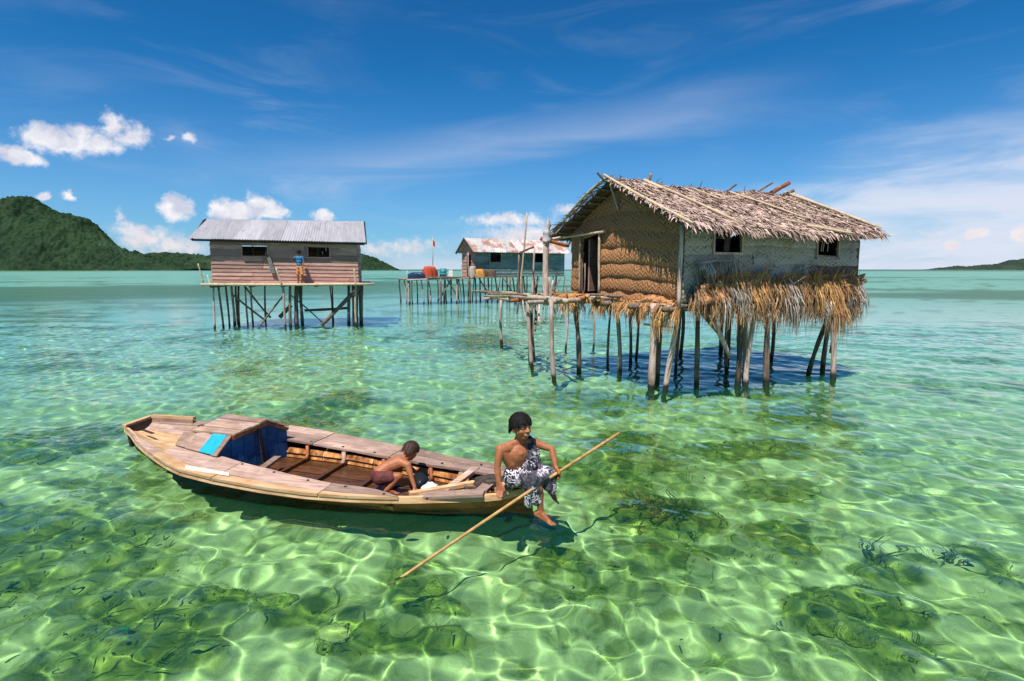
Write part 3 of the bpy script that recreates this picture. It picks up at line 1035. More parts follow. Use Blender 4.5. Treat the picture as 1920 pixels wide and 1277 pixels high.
# centre pole of the gable and lashings on the corners
bent_pole((-.28, YR + .06, 4.55), (-.05, YR + .02, 3.95), .03, .028, .01).build('gable_strut', M['post'], HUT, True)
bent_pole((-.09, -.17, 1.75), (-.09, -.17, 3.52), .045, .04, .012).build('corner_post', M['post'], HUT, True)
bent_pole((LX, -.16, 1.75), (LX, -.16, 3.5), .045, .04, .012).build('corner_post', M['dark_post'], HUT, True)
bent_pole((.5, 3.72, 4.05), (.5, 3.72, 1.9), .04, .04, .01).build('corner_post', M['dark_post'], HUT, True)

# long wall (y = WY0): grey courses with two window openings
WIN = ((.80, 1.62, 2.96, 3.46), (4.14, 4.93, 2.89, 3.42))
zl = [1.95, 2.22, 2.50, 2.72, 2.94, 3.13, 3.32, 3.52]
for k in range(len(zl) - 1):
    z0, z1 = zl[k] - .03, zl[k + 1]
    runs = [(0.0, LX)]
    if z1 > 2.95:
        runs = [(0.0, WIN[0][0]), (WIN[0][1], WIN[1][0]), (WIN[1][1], LX)]
    else:
        runs = [(0.0, 2.0), (2.02, 3.9), (3.92, LX)]
    for (a0, a1) in runs:
        sg = lambda a, k=k: .02 * math.sin(a * 1.7 + k * .8)
        mt = 'weave_brown' if (a0 > 3.9 and z1 < 2.9) else 'weave_grey'
        wall_band('woven_band', M[mt], (0, WY0, 0), (1, 0, 0), (0, -1, 0), z0, z1, a0, a1, .035, sg, None, n=max(6, int((a1 - a0) * 8)))
for k, (x0, x1, z0, z1) in enumerate(WIN):
    wf = MB()
    for x in (x0 - .01, x1 + .01):
        wf.beam((x, WY0 - .04, z0), (x, WY0 - .04, z1 + .03), .05, .05, (0, 1, 0))
    wf.beam((x0 - .03, WY0 - .045, z1 + .05), (x1 + .03, WY0 - .045, z1 + .05), .05, .05)
    wf = wf.build('window', M['post'], HUT)
    MB().beam((x0 - .04, WY0 - .05, z0 - .03), (x1 + .04, WY0 - .05, z0 - .03), .06, .05).build('sill', M['post'], wf)
    if k == 0:
        MB().beam((x0 + .46, WY0 + .05, 2.97), (x0 + .50, WY0 + .05, 3.47), .16, .02, (0, 1, 0)).build('shutter', M['dark_wood'], wf)
    else:
        for x in (4.35, 4.42, 4.58):
            bent_pole((x, WY0, 3.02), (x + .03, WY0 - .02, 3.45), .012, .01, .03).build('bar', M['post'], wf, True)
# closed rear and right-hand walls, seen from inside as darkness
MB().box((LX / 2, WY1, 2.72), (LX / 2, .02, .82)).build('rear_wall', M['weave_brown'], HUT)
rw = MB()
rw.poly_prism([(LX, WY0, 1.9), (LX, WY1, 1.9), (LX, WY1, 3.5), (LX, YR, 4.55), (LX, WY0, 3.5)], (-.03, 0, 0))
rw.build('end_wall', M['weave_brown'], HUT)

# ---- roof: two thatched slopes
RX0, RX1 = -.42, 5.86
EV = (-.72, 3.40)          # front eave y, z
EB = (4.45, 3.44)          # back eave
def sag(x):
    return -.085 * math.sin(PI * (x - RX0) / (RX1 - RX0)) + .022 * math.sin(3.3 * x)


roof = MB()
for (ey, ez) in (EV, EB):
    P = []
    for (y, z) in ((YR, ZR + .02), (ey, ez)):
        P.append([(x, y, z + sag(x)) for x in np.linspace(RX0 + .05, RX1 - .08, 20)])
    Q = [[(p[0], p[1], p[2] - .05) for p in r] for r in P]
    roof.grid(P)
    roof.grid(Q)
    roof.grid([P[1], Q[1]])
    roof.grid([[P[0][0], P[1][0]], [Q[0][0], Q[1][0]]])
    roof.grid([[P[0][-1], P[1][-1]], [Q[0][-1], Q[1][-1]]])
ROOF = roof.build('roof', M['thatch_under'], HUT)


def thatch(name, ey, ez, ncourse, nper, front):
    m = MB()
    top = V(0, YR, ZR + .03)
    bot = V(0, ey, ez + .03)
    d = bot - top
    SL = d.length
    d.normalize()
    nrm = V(1, 0, 0).cross(d)
    if nrm.z < 0:
        nrm = -nrm
    for c in range(ncourse):
        base = c / (ncourse - 1) * (SL - .22)
        for i in range(nper):
            x = RX0 + (RX1 - RX0) * (i + rnd.random()) / nper + rnd.gauss(0, .02)
            s = base + rnd.uniform(-.06, .05) + .05 * math.sin(x * 2.6 + c * .3)
            L = rnd.uniform(.14, .36) * (1.05 if c == ncourse - 1 else 1)
            ang = rnd.gauss(0, .34) + (rnd.choice((-1, 1)) * rnd.uniform(.4, 1.3) if rnd.random() < .14 else 0)
            dd = (d * math.cos(ang) + V(1, 0, 0) * math.sin(ang)).normalized()
            side = nrm.cross(dd)
            side = (side + nrm * rnd.uniform(-.5, .5)).normalized()
            w = rnd.uniform(.012, .045)
            lift = rnd.uniform(.0, .035) + .015 * math.sin(x * 7 + c) ** 2
            p0 = top + d * s + V(x, 0, sag(x)) + nrm * (.012 + rnd.uniform(0, .02))
            droop = rnd.uniform(0, .06) if s + L > SL - .05 else 0
            p1 = p0 + dd * L * .55 + nrm * lift
            p2 = p0 + dd * L + nrm * (lift * rnd.uniform(.3, 1.4)) - V(0, 0, droop)
            m.ribbon([p0, p1, p2], [w, w * 1.1, w * .35], side, min(1, max(0, rnd.gauss(.5, .25))))
    # ragged tufts on the ridge
    if front:
        for i in range(520):
            x = rnd.uniform(RX0, RX1)
            a = rnd.uniform(-1.3, 1.3)
            p0 = V(x, YR + rnd.uniform(-.05, .05), ZR + .03 + sag(x))
            dd = V(rnd.gauss(0, .5), math.sin(a), .05 + .2 * abs(math.cos(a)) * rnd.random() ** 2).normalized()
            L = rnd.uniform(.10, .30)
            m.ribbon([p0, p0 + dd * L * .5 + V(0, 0, .015), p0 + dd * L - V(0, 0, .05)], [.03, .04, .012], V(1, .2, 0), rnd.random())
    # fringe hanging at the eave
    for i in range(620 if front else 330):
        x = rnd.uniform(RX0, RX1)
        p0 = top + d * (SL - rnd.uniform(.0, .12)) + V(x, 0, sag(x)) + nrm * .01
        L = rnd.uniform(.05, .20) + .16 * max(0, math.sin(x * 4.1) * math.sin(x * 1.7 + 1)) * rnd.random()
        dd = (d * .8 + V(rnd.gauss(0, .25), 0, -rnd.uniform(.3, 1.2))).normalized()
        m.ribbon([p0, p0 + dd * L * .6, p0 + dd * L], [.03, .03, .008], V(1, rnd.gauss(0, .3), 0), rnd.random())
    # shaggy gable ends
    for xe, sg in ((RX0, -1), (RX1, 1)):
        for i in range(170):
            s = rnd.uniform(0, SL)
            p0 = top + d * s + V(xe + sg * rnd.uniform(-.1, .02), 0, 0) + nrm * rnd.uniform(-.01, .03)
            dd = (d * rnd.uniform(.3, 1.0) + V(sg * rnd.uniform(.1, .9), 0, 0) + nrm * rnd.gauss(0, .15)).normalized()
            L = rnd.uniform(.10, .28)
            m.ribbon([p0, p0 + dd * L * .6, p0 + dd * L - V(0, 0, .02)], [.03, .03, .008], nrm.cross(dd) + nrm * rnd.uniform(-.4, .4), rnd.random())
    m.build(name, M['thatch'], ROOF, kind='stuff')


thatch('thatch', EV[0], EV[1], 26, 330, True)
thatch('thatch', EB[0], EB[1], 12, 120, False)


def slope_pt(x, s, front=True, h=.08):
    ey, ez = EV if front else EB
    return V(x, lerp(YR, ey, s), lerp(ZR + .03, ez + .03, s) + h + sag(x))


# bamboo battens holding the thatch down
for (xa, sa, xb, sb, r) in ((-.46, -.02, -.40, 1.02, .032), (.62, .02, 1.22, .92, .034), (.56, .03, 1.05, .5, .025), (3.35, .05, 3.95, .72, .026), (2.0, .08, 2.2, .35, .018),
                            (5.60, .0, 5.90, .95, .034), (5.76, .05, 5.93, .8, .028), (3.5, .86, 4.35, 1.06, .035), (3.1, .75, 4.3, 1.0, .02), (4.9, .1, 5.4, .6, .02)):
    a, b = slope_pt(xa, sa), slope_pt(xb, sb)
    bent_pole(a, b, r, r * .85, .008).build('bamboo_batten', M['bamboo'], ROOF, True)
for (xa, sa, xb, sb) in ((-.47, 0, -.47, .62), (-.47, .62, -.33, .98)):
    bent_pole(slope_pt(xa, sa, False, .02), slope_pt(xb, sb, False, .02), .028, .026, .03).build('bamboo_batten', M['bamboo'], ROOF, True)
# purlins under the left slope, seen beneath the overhang
for k in range(9):
    s = .08 + k * .105
    for fr in (False, True):
        bent_pole(slope_pt(RX0 + .03, s, fr, -.11), slope_pt(3.0, s, fr, -.11), .022, .022, .004, 5, 6).build('purlin', M['dark_post'], ROOF, True)
# sticks poking out of the ridge
for (a, b, r) in (((4.40, YR, 4.58), (4.92, YR - .15, 4.90), .028), ((4.85, YR, 4.55), (5.52, YR - .2, 4.93), .062), ((.70, YR - .1, 4.62), (.86, YR, 4.84), .045),
                  ((-.42, YR, 4.55), (-.62, YR + .1, 4.78), .03), ((5.5, YR, 4.6), (5.85, YR - .1, 4.76), .05), ((3.4, YR, 4.6), (3.62, YR - .1, 4.78), .03)):
    bent_pole(a, b, r, r * .9, .01).build('ridge_stick', M['hull'] if r > .05 else M['dark_post'], ROOF, True)
# green palm leaf tucked under the eave above the first window
m = MB()
for i in range(60):
    x = rnd.uniform(.75, 1.75)
    p0 = V(x, -.62, 3.47)
    m.ribbon([p0, p0 + V(rnd.gauss(.1, .1), -.03, -.06), p0 + V(rnd.gauss(.2, .15), -.03, -rnd.uniform(.08, .15))], [.03, .035, .01], V(1, .3, 0), rnd.random())
m.build('palm_leaf', material('green_palm_leaf', [(.3, (.05, .09, .03)), (.7, (.12, .18, .07))], nscale=8, tint=.6), HUT, label='green palm leaf tucked under the eave above the left window', kind='stuff')


# ---- skirt of dry palm fronds hung round the floor
def frond(p0, p1, n, lmin, lmax, out, mat, up=.15, wid=.021, name='palm_frond', sway=.18, fall=(0, 0, -1), label=None):
    """midrib p0->p1 with leaflets that hang down and splay outwards; a few stand up"""
    p0, p1, out = Vector(p0), Vector(p1), Vector(out)
    m = MB()
    mid = (p0 + p1) / 2 + V(0, 0, .03)
    m.tube([p0, mid, p1], [.02, .018, .012], 5, .6)
    ax = (p1 - p0).normalized()
    ph = rnd.uniform(0, 6)
    for i in range(n):
        t = rnd.random()
        b = p0.lerp(p1, t) + out * rnd.uniform(-.03, .05)
        L = rnd.uniform(lmin, lmax) * (.75 + .35 * math.sin(t * 9 + ph))
        if rnd.random() < up:
            d = (V(0, 0, 1) * rnd.uniform(.35, 1) + ax * rnd.gauss(0, .6) + out * rnd.uniform(0, .6)).normalized()
            L *= .38
            pts = [b, b + d * L * .5, b + d * L]
        else:
            d = (Vector(fall) + out * rnd.uniform(.05, .55) + ax * rnd.gauss(0, sway)).normalized()
            q = b + d * L * .5 + out * .04
            pts = [b, q, q + (Vector(fall) * 1.2 + ax * rnd.gauss(0, sway) + out * rnd.gauss(0, .12)).normalized() * L * .5]
        s = (ax + out * rnd.gauss(0, .9) + V(0, 0, rnd.gauss(0, .2))).normalized()
        w = rnd.uniform(.5, 1.1) * wid
        m.ribbon(pts, [w * .8, w, w * .2], s, min(1, max(0, rnd.gauss(.5, .24))))
    return m.build(name, mat, HUT, label=label)


OUTL = (0, -1, 0)
FR, GF = M['frond'], M['grey_frond']
x = .05
while x < 5.1:       # lowest tier, hanging long
    L = rnd.uniform(.6, .95)
    lo = .5 if x < 1.5 else (.62 if x < 4 else .6)
    frond((x, -.30, 2.02 + rnd.uniform(-.06, .06)), (x + L, -.33, 2.0 + rnd.uniform(-.08, .08)), 290, .25, lo * 1.6, OUTL, GF if rnd.random() < .18 else (M['brown_frond'] if rnd.random() < .75 else FR), .05, sway=.28)
    x += L * .62
x = .15
while x < 5.05:       # middle tier
    L = rnd.uniform(.6, 1.0)
    frond((x, -.36, 2.26 + rnd.uniform(-.06, .05)), (x + L, -.40, 2.26 + rnd.uniform(-.08, .08)), 230, .3, .9, OUTL, GF if rnd.random() < .15 else (M['brown_frond'] if rnd.random() < .4 else FR), .14, sway=.24)
    x += L * .7
x = .45
while x < 5.05:       # top tier, with bristles standing up against the wall
    L = rnd.uniform(.55, .9)
    z = 2.42 if x < 1.2 else 2.40
    frond((x, -.30, z + rnd.uniform(-.07, .05)), (x + L, -.34, z + rnd.uniform(-.09, .07)), 210, .2, .6, OUTL, FR, .42)
    x += L * .68
# long grey bundle, a dark gap beside it, and the long tails at the right
frond((2.72, -.42, 2.25), (3.15, -.45, 2.22), 190, .5, 1.2, OUTL, GF, .05, sway=.10, label='long greyed palm frond hanging lowest in the middle of the skirt')
frond((2.75, -.46, 2.0), (3.1, -.48, 1.95), 120, .4, .95, OUTL, GF, .0, sway=.1)
frond((4.35, -.42, 2.0), (4.75, -.45, 1.95), 170, .5, 1.25, OUTL, FR, .0, sway=.13)
frond((4.1, -.40, 1.9), (4.5, -.42, 1.85), 90, .4, .9, OUTL, GF, .0, sway=.15)
for k in range(5):   # right-hand end of the house
    frond((5.66, -.25 + k * .8, 2.3 - .06 * k), (5.70, .5 + k * .8, 2.3), 130, .3, .85, (.45, -.2, 0), FR, .15)
frond((5.40, -.35, 2.3), (5.66, -.25, 2.2), 110, .4, 1.05, (.35, -.5, 0), FR, .1, sway=.35)
# grey sticks and fronds below the first window
for k in range(16):
    x0 = .35 + k * .085
    bent_pole((x0, -.26, 2.25 + rnd.uniform(-.1, .1)), (x0 + rnd.gauss(.0, .28), -.24, 2.85 + rnd.uniform(-.25, .1)), .014, .007, .05, 5, 5).build('frond_stem', GF if k % 3 else M['dark_post'], HUT, True)
frond((.25, -.30, 2.72), (1.35, -.28, 2.78), 130, .2, .5, OUTL, GF, .1, sway=.5)
frond((2.0, -.28, 2.52), (2.6, -.28, 2.62), 60, .15, .34, OUTL, GF, .5, sway=.6)
frond((3.3, -.28, 2.56), (3.9, -.28, 2.70), 80, .15, .36, OUTL, GF, .5, sway=.6)
# tan mats lashed over the skirt
def mat_panel(c, ua, ub, la, lb, name='woven_mat', mat='weave_tan'):
    ua, ub = Vector(ua).normalized(), Vector(ub).normalized()
    nn = ua.cross(ub)
    P = [[Vector(c) + ua * (la * (i / 8 - .5)) + ub * (lb * (j / 8 - .5)) + nn * (.05 * math.sin(i * .9) + .04 * math.sin(j * 1.1)) for i in range(9)] for j in range(9)]
    m = MB().grid(P)
    m.grid([[p - nn * .015 for p in r] for r in P])
    return m.build(name, M[mat], HUT, True)


mat_panel((.48, -.46, 2.12), (1, 0, .12), (.12, .35, 1), .55, .42)
mat_panel((5.2, -.40, 2.30), (1, 0, .14), (.1, .45, 1), 1.0, .24)
mat_panel((-.12, .45, 1.92), (-.1, 1, .02), (.5, 0, 1), .9, .28)
# short fringe under the gable wall
for k in range(5):
    y0 = -.2 + k * .55
    frond((-.10, y0, 1.86), (-.12, y0 + .62, 1.86), 260, .12, .85 if k == 0 else .48, (-1, 0, 0), FR, .05)
bent_pole((-.16, -.1, 1.87), (-.14, 1.55, 1.86), .022, .02, .006).build('bamboo_rail', M['bamboo'], HUT, True)
for k in range(9):
    y0 = -.1 + k * .30 + rnd.uniform(-.1, .1)
    frond((-.14, y0, 1.88 + rnd.uniform(-.04, .08)), (-.18, y0 + rnd.uniform(.2, .4), 1.84), 60, .2, rnd.uniform(.35, .8), (-1, 0, 0), rnd.choice((FR, M['brown_frond'], FR)), .08, sway=.3)
# fan of fronds drooping from the door sill
for k in range(4):
    y0 = 2.45 + k * .22
    frond((-.45, y0, 1.98), (-.95, y0 + .3, 1.92), 46, .35, .85, (-.5, -.5, 0), FR, .1, sway=.5)
for k in range(12):
    a = R(-35 + k * 9)
    bent_pole((-.75, 2.55 + .06 * k, 1.97), (-.85 - .25 * math.sin(a), 2.30 + .10 * k - .1 * math.cos(a), 1.42 + .12 * abs(k - 5)), .02, .008, .06, 5, 5).build('frond_stem', FR, HUT, True)

# ------------------------------------------------------------------ jetty of poles in front of the door (same local frame)
JET = thing('pole_jetty', 'rickety landing of loose poles and upright posts in front of the thatched house door', 'jetty', (3.4, 11.6, 0), (.889, .457))


def jpole(a, b, r, mat='post', name='pole', bend=.012):
    return bent_pole(a, b, r, r * .9, bend).build(name, M[mat], JET, True)


place_stilts(JET, [(.19, 8.45, .13, 8.48, 1.6, .07, 0, .02), (-.04, 5.86, -.12, 5.9, 1.8, .055, 1, .02), (1.61, 6.55, 1.62, 6.54, 1.7, .05, 0, .03),
                   (2.31, 6.19, 2.29, 6.2, 1.7, .05, 0, .02), (-1.05, 4.1, -1.1, 4.1, 1.75, .05, 1, .02), (-.6, 5.0, -.62, 5.02, 1.75, .05, 0, .03)], 'jetty_post')
# main standing post with a crosspiece, a rag on its head, and thinner sticks beside it
jpole((-1.15, 3.35, 1.7), (-1.12, 3.40, 3.35), .085, 'post', 'standing_post', .008)
for (a, b, r, mt) in (((-1.2, 3.3, 3.28), (-.4, 3.9, 3.42), .04, 'post'), ((-1.25, 3.45, 3.36), (-.55, 3.25, 3.18), .05, 'hull'),
                      ((-1.0, 4.3, 1.8), (-.95, 4.3, 3.15), .03, 'post'), ((-1.05, 5.0, 1.7), (-1.0, 5.05, 3.0), .04, 'dark_post'),
                      ((-1.35, 3.65, 3.15), (-1.0, 5.0, 3.05), .03, 'hull'), ((-.1, 6.9, 1.2), (.25, 6.9, 4.35), .028, 'bamboo')):
    jpole(a, b, r, mt)
rag = MB()
P = []
for i in range(9):
    t = i / 8
    rr = lerp(.11, .05, t) * (1 + .25 * math.sin(i * 2.3))
    P.append([V(-1.12, 3.40, 3.28) + V(rr * math.cos(k / 10 * 2 * PI) * (1 + .2 * math.sin(k * 3 + i)) + .05 * t, rr * math.sin(k / 10 * 2 * PI), .52 * t) for k in range(10)])
rag.grid(P, closed=True)
rag._add(P[-1], [tuple(range(10))], .5)
rag.build('cloth_wrap', material('faded_cloth', [(.3, (.30, .26, .27)), (.7, (.55, .50, .52))], nscale=9, bump=.6), JET, True)
# long horizontal poles of the landing
for (a, b, r, mt) in (((-.2, 8.9, 1.68), (-.9, 3.1, 1.80), .05, 'bamboo'), ((-.6, 8.2, 1.72), (-1.2, 2.9, 1.78), .045, 'post'), ((.4, 8.8, 1.62), (.1, 3.6, 1.84), .04, 'hull'),
                      ((-1.25, 2.2, 1.86), (-1.1, 4.8, 1.86), .07, 'bamboo'), ((-1.5, 2.1, 1.90), (-1.3, 4.9, 1.84), .055, 'post'), ((-.7, 2.3, 1.92), (-.65, 4.9, 1.86), .06, 'hull'),
                      ((-.3, 2.4, 1.93), (-.2, 5.2, 1.86), .06, 'post'), ((-1.9, 2.9, 1.82), (.2, 3.2, 1.84), .05, 'post'), ((-1.7, 2.25, 1.86), (.1, 2.6, 1.86), .06, 'post'),
                      ((-1.6, 4.4, 1.78), (.3, 4.7, 1.78), .05, 'hull'), ((-1.0, 5.8, 1.74), (.6, 6.1, 1.74), .045, 'post'), ((-.9, 7.6, 1.66), (.8, 7.9, 1.66), .045, 'post'),
                      ((.0, 5.9, 1.62), (-1.3, 3.6, 1.05), .035, 'dark_post'), ((-.1, 4.1, 1.68), (.35, 8.6, 1.55), .035, 'post'),
                      ((-1.1, 6.6, 1.78), (-.55, 2.4, 1.95), .035, 'bamboo')):
    jpole(a, b, r, mt)
for k in range(16):   # loose sticks left lying and leaning about the landing
    y = rnd.uniform(2.3, 5.2)
    x0 = rnd.uniform(-1.6, -.3)
    if k % 4 == 0:
        jpole((x0, y, 1.55), (x0 + rnd.gauss(0, .15), y + rnd.gauss(0, .15), rnd.uniform(2.1, 2.6)), .022, 'post', 'stick', .05)
    else:
        jpole((x0, y, 1.93 + rnd.uniform(-.02, .05)), (x0 + rnd.gauss(.2, .5), y + rnd.uniform(.5, 1.6) * rnd.choice((-1, 1)), 1.92 + rnd.uniform(-.04, .10)), rnd.uniform(.018, .035), rnd.choice(('post', 'bamboo', 'hull', 'dark_post')), 'stick', .05)
for k in range(5):
    y = rnd.uniform(2.6, 4.8)
    bent_pole((-1.35, y, 1.80), (-1.35 + rnd.gauss(0, .2), y + rnd.gauss(0, .25), rnd.uniform(.9, 1.4)), .022, .014, .06).build('stick', M['post'], JET, True)


# ------------------------------------------------------------------ plank house on the left (local x along its front, y away from the sea side)
PH = thing('stilt_house', 'plank stilt house under a grey zinc roof, on dark posts at the left', 'house', (-13.25, 24.9, 0), (.975, .222))
PL, PD, PF, PW0, PW1 = 6.25, 3.2, 2.0, 3.84, 3.74


def plank_wall(root, mat, x0, x1, y, z0, z1, nrow, holes, out=-1, seg=2.2, along='x', th=.02, skew=0.0):
    """clapboards, each board an object; holes = (xa, xb, za, zb) left open"""
    hh = (z1 - z0) / nrow
    for r in range(nrow):
        za, zb = z0 + r * hh, z0 + (r + 1) * hh
        cuts = [x0]
        x = x0 + rnd.uniform(.5, 1) * seg
        while x < x1 - .4:
            cuts.append(x)
            x += rnd.uniform(.7, 1.3) * seg
        cuts.append(x1)
        pieces = []
        for a, b in zip(cuts[:-1], cuts[1:]):
            segs = [(a, b)]
            for (ha, hb, hza, hzb) in holes:
                if zb - hh * .35 > hza and za + hh * .35 < hzb:
                    ns = []
                    for (p, q) in segs:
                        if hb <= p or ha >= q:
                            ns.append((p, q))
                        else:
                            if ha - p > .04:
                                ns.append((p, ha))
                            if q - hb > .04:
                                ns.append((hb, q))
                    segs = ns
            pieces += segs
        for (a, b) in pieces:
            lift = rnd.uniform(-.012, .012)
            m = MB()
            tl = .028 + rnd.uniform(0, .012)     # lower edge stands proud of the board beneath
            def P(xx, zz, o):
                z_ = zz + skew * (xx - x0)
                return V(xx, y + out * o, z_) if along == 'x' else V(y + out * o, xx, z_)
            za_, zb_ = za + lift * .5, zb + .02
            g = .004
            vs = [P(a + g, za_, tl), P(b - g, za_ + rnd.uniform(-.008, .008), tl), P(b - g, zb_, .004), P(a + g, zb_, .004),
                  P(a + g, za_, tl - th), P(b - g, za_, tl - th), P(b - g, zb_, .004 - th), P(a + g, zb_, .004 - th)]
            fs = [(0, 1, 2, 3), (5, 4, 7, 6), (4, 5, 1, 0), (3, 2, 6, 7), (4, 0, 3, 7), (1, 5, 6, 2)]
            m._add(vs, fs, .5)
            m.build('wall_plank', mat, root)


skew = (PW1 - PW0) / PL
LWIN = ((1.28, 2.36, 3.20, 3.72), (4.05, 5.02, 3.16, 3.68))
plank_wall(PH, M['plank'], 0, PL, 0, PF, PW0, 11, LWIN, skew=skew)
plank_wall(PH, M['plank'], .02, PD, 0, PF, PW0 - .03, 9, (), along='y', out=-1)
plank_wall(PH, M['plank'], .02, PD, PL, PF, PW1 - .03, 9, (), along='y', out=1)
plank_wall(PH, M['plank'], 0, PL, PD, PF, PW1 - .03, 8, (), out=1)
for xx in (0, PL):
    MB().poly_prism([(xx, .03, PW0 - .06 + skew * xx), (xx, PD - .03, PW0 - .06 + skew * xx), (xx, 1.6, 4.72)], (.02 if xx == 0 else -.02, 0, 0)).build('gable_board', M['plank'], PH)
for (x0, x1, z0, z1) in LWIN:
    wf = MB().beam((x0 - .03, -.03, z1 + .02), (x1 + .03, -.03, z1 + .02), .05, .05)
    for xx in (x0, x1):
        wf.beam((xx, -.035, z0), (xx, -.035, z1 - .01), .05, .045, (0, 1, 0))
    wf = wf.build('window', M['plank'], PH)
    MB().beam((x0 - .03, -.03, z0 - .03), (x1 + .03, -.03, z0 - .03), .05, .05).build('sill', M['plank'], wf)
    MB().beam((x0 + .45, .02, z0), (x0 + .45, .02, z1), .03, .04, (0, 1, 0)).build('bar', M['dark_wood'], wf)
MB().poly_prism([(2.30, -.06, 3.22), (2.46, -.10, 3.20), (2.66, -.14, 2.45), (2.46, -.10, 2.42)], (0, -.03, 0)).build('shutter', material('grey_green_board', [(.3, (.10, .11, .10)), (.7, (.20, .21, .19))], (2, 2, 8), 3), PH, label='loose grey board hanging below the left window')
# platform and its pale edge pole
for i in range(9):
    MB().box((PL / 2 + .1, -.55 + i * .46, PF - .05), (PL / 2 + .35, .21, .02), jit=.008).build('floor_plank', M['plank'], PH)
bent_pole((-.25, -.78, PF - .05), (6.95, -.76, PF - .07), .06, .055, .004, 9).build('edge_pole', M['bamboo'], PH, True)
for xx in (.15, 1.7, 3.0, 4.4, 6.1):
    bent_pole((xx, -.8, PF - .13), (xx + .02, PD + .2, PF - .13), .06, .06, .004).build('floor_beam', M['dark_post'], PH, True)
for (a, b, r) in (((-.15, -.75, 2.0), (-.32, -.72, 2.85), .035), ((.12, -.80, 1.9), (-.02, -.62, 2.35), .035), ((3.02, -.82, 1.9), (2.80, -.80, 2.65), .042), ((6.15, -.80, 1.85), (6.10, -.76, 2.62), .042)):
    bent_pole(a, b, r, r * .8, .02).build('rail_post', M['bamboo'], PH, True)
# stilts and braces
st = []
for (xb, yb, r, dk) in ((.15, -.55, .06, 0), (.32, -.2, .07, 1), (.40, .6, .06, 1), (.58, .9, .09, 0), (.78, 1.1, .08, 1), (1.0, 1.5, .06, 0), (1.15, 2.0, .06, 0), (.25, 2.9, .07, 1),
                        (3.05, -.65, .07, 0), (3.25, -.5, .09, 1), (3.5, -.3, .12, 1), (3.62, .2, .10, 1), (3.2, 1.8, .08, 1), (3.3, 2.9, .07, 1), (4.85, 1.6, .045, 1),
                        (5.75, .3, .10, 1), (5.9, .8, .10, 1), (6.05, -.1, .11, 1), (6.15, -.6, .07, 0), (6.25, .35, .11, 1), (6.3, 1.6, .09, 1), (6.0, 2.9, .07, 1), (1.6, 2.9, .06, 1), (4.8, 2.95, .06, 1)):
    st.append((xb, yb, xb + rnd.uniform(-.05, .05), yb + .03, PF - .1, r, dk, .015))
place_stilts(PH, st)
for (a, b, r) in (((1.25, .2, 1.85), (2.15, .9, .35), .045), ((.85, -.3, 1.5), (2.05, .1, .30), .045), ((3.0, -.4, 1.45), (1.8, -.45, -.1), .04), ((2.55, .9, .35), (3.05, 1.1, .9), .10),
                  ((3.3, -.4, 1.45), (4.6, -.2, .15), .03), ((4.55, -.3, .05), (6.3, -.1, 1.8), .09), ((3.6, 1.5, .62), (5.7, 1.4, .72), .06), ((6.3, -.4, 1.9), (5.7, .4, 1.2), .05)):
    bent_pole(a, b, r, r, .012).build('brace', M['dark_post'], PH, True)


def zinc_roof(root, mat, x0, x1, yr, zr0, zr1, ye, ze0, ze1, nsheet, amp=.022, pitch=.11, xr0=None, xr1=None, name='roof_sheet', flip=1):
    """corrugated sheets laid from the ridge to the eave, each its own object, lapping its neighbour"""
    xr0 = x0 if xr0 is None else xr0
    xr1 = x1 if xr1 is None else xr1
    for k in range(nsheet):
        f0, f1 = k / nsheet, (k + 1) / nsheet + .012
        n = max(6, int((x1 - x0) * (f1 - f0) / pitch * 4))
        rows_ = []
        drop = rnd.uniform(-.05, .05)
        for j in range(3):
            t = j / 2
            row = []
            for i in range(n + 1):
                f = lerp(f0, f1, i / n)
                xx = lerp(lerp(xr0, xr1, f), lerp(x0, x1, f), t)
                z = lerp(lerp(zr0, zr1, f), lerp(ze0, ze1, f), t)
                y = lerp(yr, ye, t * (1 + drop * .4))
                row.append(V(xx, y, z + amp * math.cos(xx / pitch * 2 * PI) + .006 * (k % 2)))
            rows_.append(row)
        m = MB().grid(rows_)
        m.grid([[p - V(0, 0, .006) for p in r] for r in rows_])
        m.build(name, mat, root, True)


zinc_roof(PH, M['zinc'], -.75, 6.55, 1.6, 4.90, 4.92, -.40, 3.92, 3.82, 8, xr0=-.5, xr1=6.42)
zinc_roof(PH, M['zinc'], -.6, 6.5, 1.6, 4.90, 4.92, 3.7, 3.95, 3.9, 8)
for (y0, z0, z1) in ((-.3, 3.86, 3.76), (1.6, 4.80, 4.82), (3.5, 3.92, 3.9)):
    MB().beam((-.6, y0, z0), (6.45, y0, z1), .06, .09).build('roof_beam', M['dark_wood'], PH)
for xx in (-.62, 6.44):
    for (ya, za, yb, zb) in ((-.36, 3.87 + skew * max(0, xx), 1.6, 4.84), (1.6, 4.84, 3.6, 3.9)):
        MB().beam((xx, ya, za), (xx, yb, zb), .05, .08).build('rafter', M['dark_wood'], PH)

